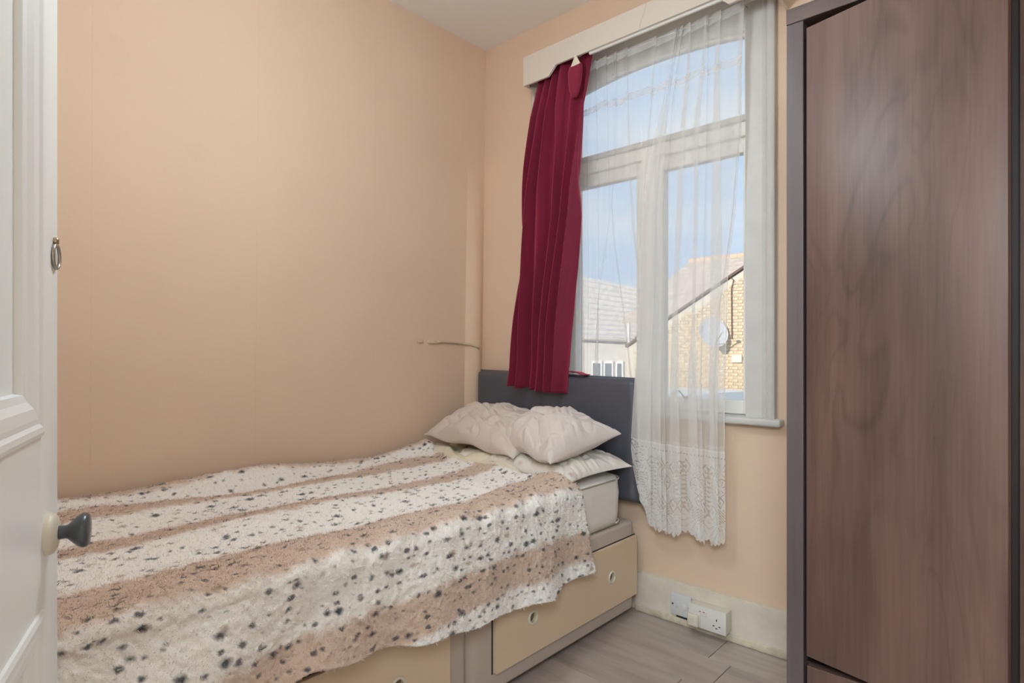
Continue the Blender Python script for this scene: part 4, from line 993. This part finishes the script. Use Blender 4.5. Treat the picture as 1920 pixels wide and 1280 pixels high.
# main roof slope behind the verge, rising to the ridge
for k in range(14):
    f0, f1 = k / 14, (k + 1) / 14
    y0, y1 = BY + .3 + 3.0 * f0, BY + .3 + 3.0 * f1
    za, zb = 1.9 + 2.0 * f0, 1.9 + 2.0 * f1
    b = bmesh.new(); xa = -9.05 + .05 * k
    vs = [b.verts.new(p) for p in ((xa, y0, za + .03), (-2, y0, za + .03), (-2, y1, zb), (xa + .05, y1, zb), (xa, y0, za - .02), (-2, y0, za - .02))]
    b.faces.new((vs[0], vs[1], vs[2], vs[3])); b.faces.new((vs[0], vs[4], vs[5], vs[1]))
    obj('slate_course', b, ext['slate'], bh)
for k in range(17):
    x0 = -8.35 + .38 * k; b = bmesh.new(); cyl(b, (x0, BY + 3.3, 3.88), (x0 + .37, BY + 3.3, 3.88), .11, .10, 12); obj('ridge_tile', b, ext['ridge'], bh, smooth=40)
b = tube(bmesh.new(), [(-5.72, BY - .03, 2.88), (-5.64, BY - .03, 2.80), (-5.69, BY - .03, 2.6), (-5.68, BY - .03, 1.4)], .012, 6); obj('cable', b, ext['verge'], bh)
obj('vent_cover', bx(bmesh.new(), -5.68, -5.44, BY - .05, BY + .02, .84, 1.03, .01), ext['ridge'] if False else mat('cream vent', (.78, .74, .60), .7), bh)
# satellite dish
sd = empty('satellite_dish', (-6.0, BY - .02, 1.5)); tag(sd, 'pale satellite dish fixed to the brick house outside', 'satellite dish')
cd = Vector((-5.98, BY - .38, 1.56)); ax = Vector((.72, -.55, .28)).normalized()
obj('dish', lathe(bmesh.new(), cd, ax, [(-.06, 0), (-.055, .12), (-.035, .26), (0, .37), (.006, .37), (-.028, .26), (-.048, .12), (-.052, 0)], 36), mat('dish paint', (.72, .73, .76), .5), sd, smooth=50)
b = tube(bmesh.new(), [cd - ax * .05, cd - ax * .2 + Vector((0, .05, -.1)), (-6.05, BY + .01, 1.35)], .022, 8); obj('bracket', b, M['steel'], sd, smooth=True)
b = tube(bmesh.new(), [cd + Vector((0, 0, -.36)), cd + ax * .42 + Vector((0, 0, -.12))], .014, 8); obj('arm', b, M['steel'], sd, smooth=True)
b = bmesh.new(); cyl(b, cd + ax * .38 + Vector((0, 0, -.12)), cd + ax * .46 + Vector((0, 0, -.12)), .035); obj('receiver', b, ext['upvc'], sd, smooth=40)
# grey tiled house
gh = empty('tiled_house', (-11, 17, -3)); tag(gh, 'pale house with a grey tiled roof and white windows, seen beside the burgundy curtain', 'house')
GY = 16.0
obj('wall', prism(bmesh.new(), [(-16, -3), (-9.0, -3), (-9.0, 1.45), (-16, 1.75)], GY + .25, GY + 5), ext['render'], gh)
nC = 11
for k in range(nC):
    f0, f1 = k / nC, (k + 1) / nC
    y0 = GY + 2.2 * f0; y1 = GY + 2.2 * f1
    e = lambda x_, f: (1.52 + (-9.5 - x_) * .05) * (1 - f) + (3.02 + (-9.6 - x_) * .26) * f
    xr0, xr1 = -8.9, -8.9
    b = bmesh.new(); P4 = [(-16, y0, e(-16, f0) + .035), (xr0, y0, e(xr0, f0) + .035), (xr1, y1, e(xr1, f1)), (-16, y1, e(-16, f1)), (-16, y0, e(-16, f0) - .02), (xr0, y0, e(xr0, f0) - .02)]
    vs = [b.verts.new(p_) for p_ in P4]; b.faces.new(vs[:4]); b.faces.new((vs[0], vs[4], vs[5], vs[1])); obj('tile_course', b, ext['tile'], gh)
obj('gutter', tube(bmesh.new(), [(-16, GY - .05, 1.78), (-8.9, GY - .05, 1.42)], .045, 8), ext['render'], gh, smooth=True)
for x0, x1 in ((-11.25, -10.85), (-10.78, -10.42), (-10.32, -10.05)):
    w_ = obj('window', bx(bmesh.new(), x0, x1, GY + .18, GY + .26, .05, .80, .01), ext['upvc'], gh)
    obj('pane', bx(bmesh.new(), x0 + .06, x1 - .06, GY + .165, GY + .20, .12, .72), ext['pane'], w_)
b = bmesh.new(); cyl(b, (-10.35, GY + 1.9, 2.6), (-10.35, GY + 1.9, 3.28), .10, .09, 14); obj('flue', b, ext['upvc'], gh, smooth=40)
b = bmesh.new(); cyl(b, (-9.55, GY - .3, -1), (-9.55, GY - .3, 2.02), .045, seg=10); cyl(b, (-9.55, GY - .3, 2.02), (-9.55, GY - .3, 2.12), .17, .10, 14); obj('vent_pipe', b, ext['upvc'], gh, smooth=40)
# rear roof just visible between the two houses
rh = empty('far_roof_house', (-11, 24, -3)); tag(rh, 'brown tiled roof behind the grey tiled house', 'house')
obj('wall', prism(bmesh.new(), [(-20, -3), (-8, -3), (-8, 3.2), (-20, 3.2)], 23.2, 26), ext['render'], rh)
obj('roof', prism(bmesh.new(), [(23, 3.1), (25, 4.2), (27, 3.1)], -15.5, -7, 'yz'), ext['slate'], rh)
# flat felt roof of the extension below the window
fr2 = empty('flat_roof_extension', (-3.5, 6, -2)); tag(fr2, 'pale flat felt roof of the neighbouring extension below the window', 'roof')
obj('roof_deck', bx(bmesh.new(), -8.5, 1, 4.0, 13.0, .18, .26, .01), ext['felt'], fr2); obj('wall', bx(bmesh.new(), -8.3, .9, 4.1, 12.8, -3, .18), ext['render'], fr2)
b = tube(bmesh.new(), [(-3.40 + .05 * i, 8.3 + .01 * i, .275 + .045 * math.sin(i * .6) ** 2) for i in range(11)], .016, 8)
ho = obj('hose', b, mat('grey hose', (.25, .25, .26), .6), None, smooth=True); tag(ho, 'short grey hose lying on the pale flat roof outside', 'hose')
bm = bx(bmesh.new(), -30, 30, 2.6, 60, -3.1, -3.0); struct(obj('ground', bm, mat('yard concrete', (.38, .37, .35), .9)), 'concrete ground of the back yards')
# unseen block for the own house, added above the room to shade the yards
bm = bx(bx(bmesh.new(), -7, 7, -6, 2.50, 2.86, 5.20), -7, 7, -6, 2.50, 5.20, 5.30); struct(obj('roof', bm, ext['slate']), 'unseen block for the own house above the bedroom, added to shade the yards')
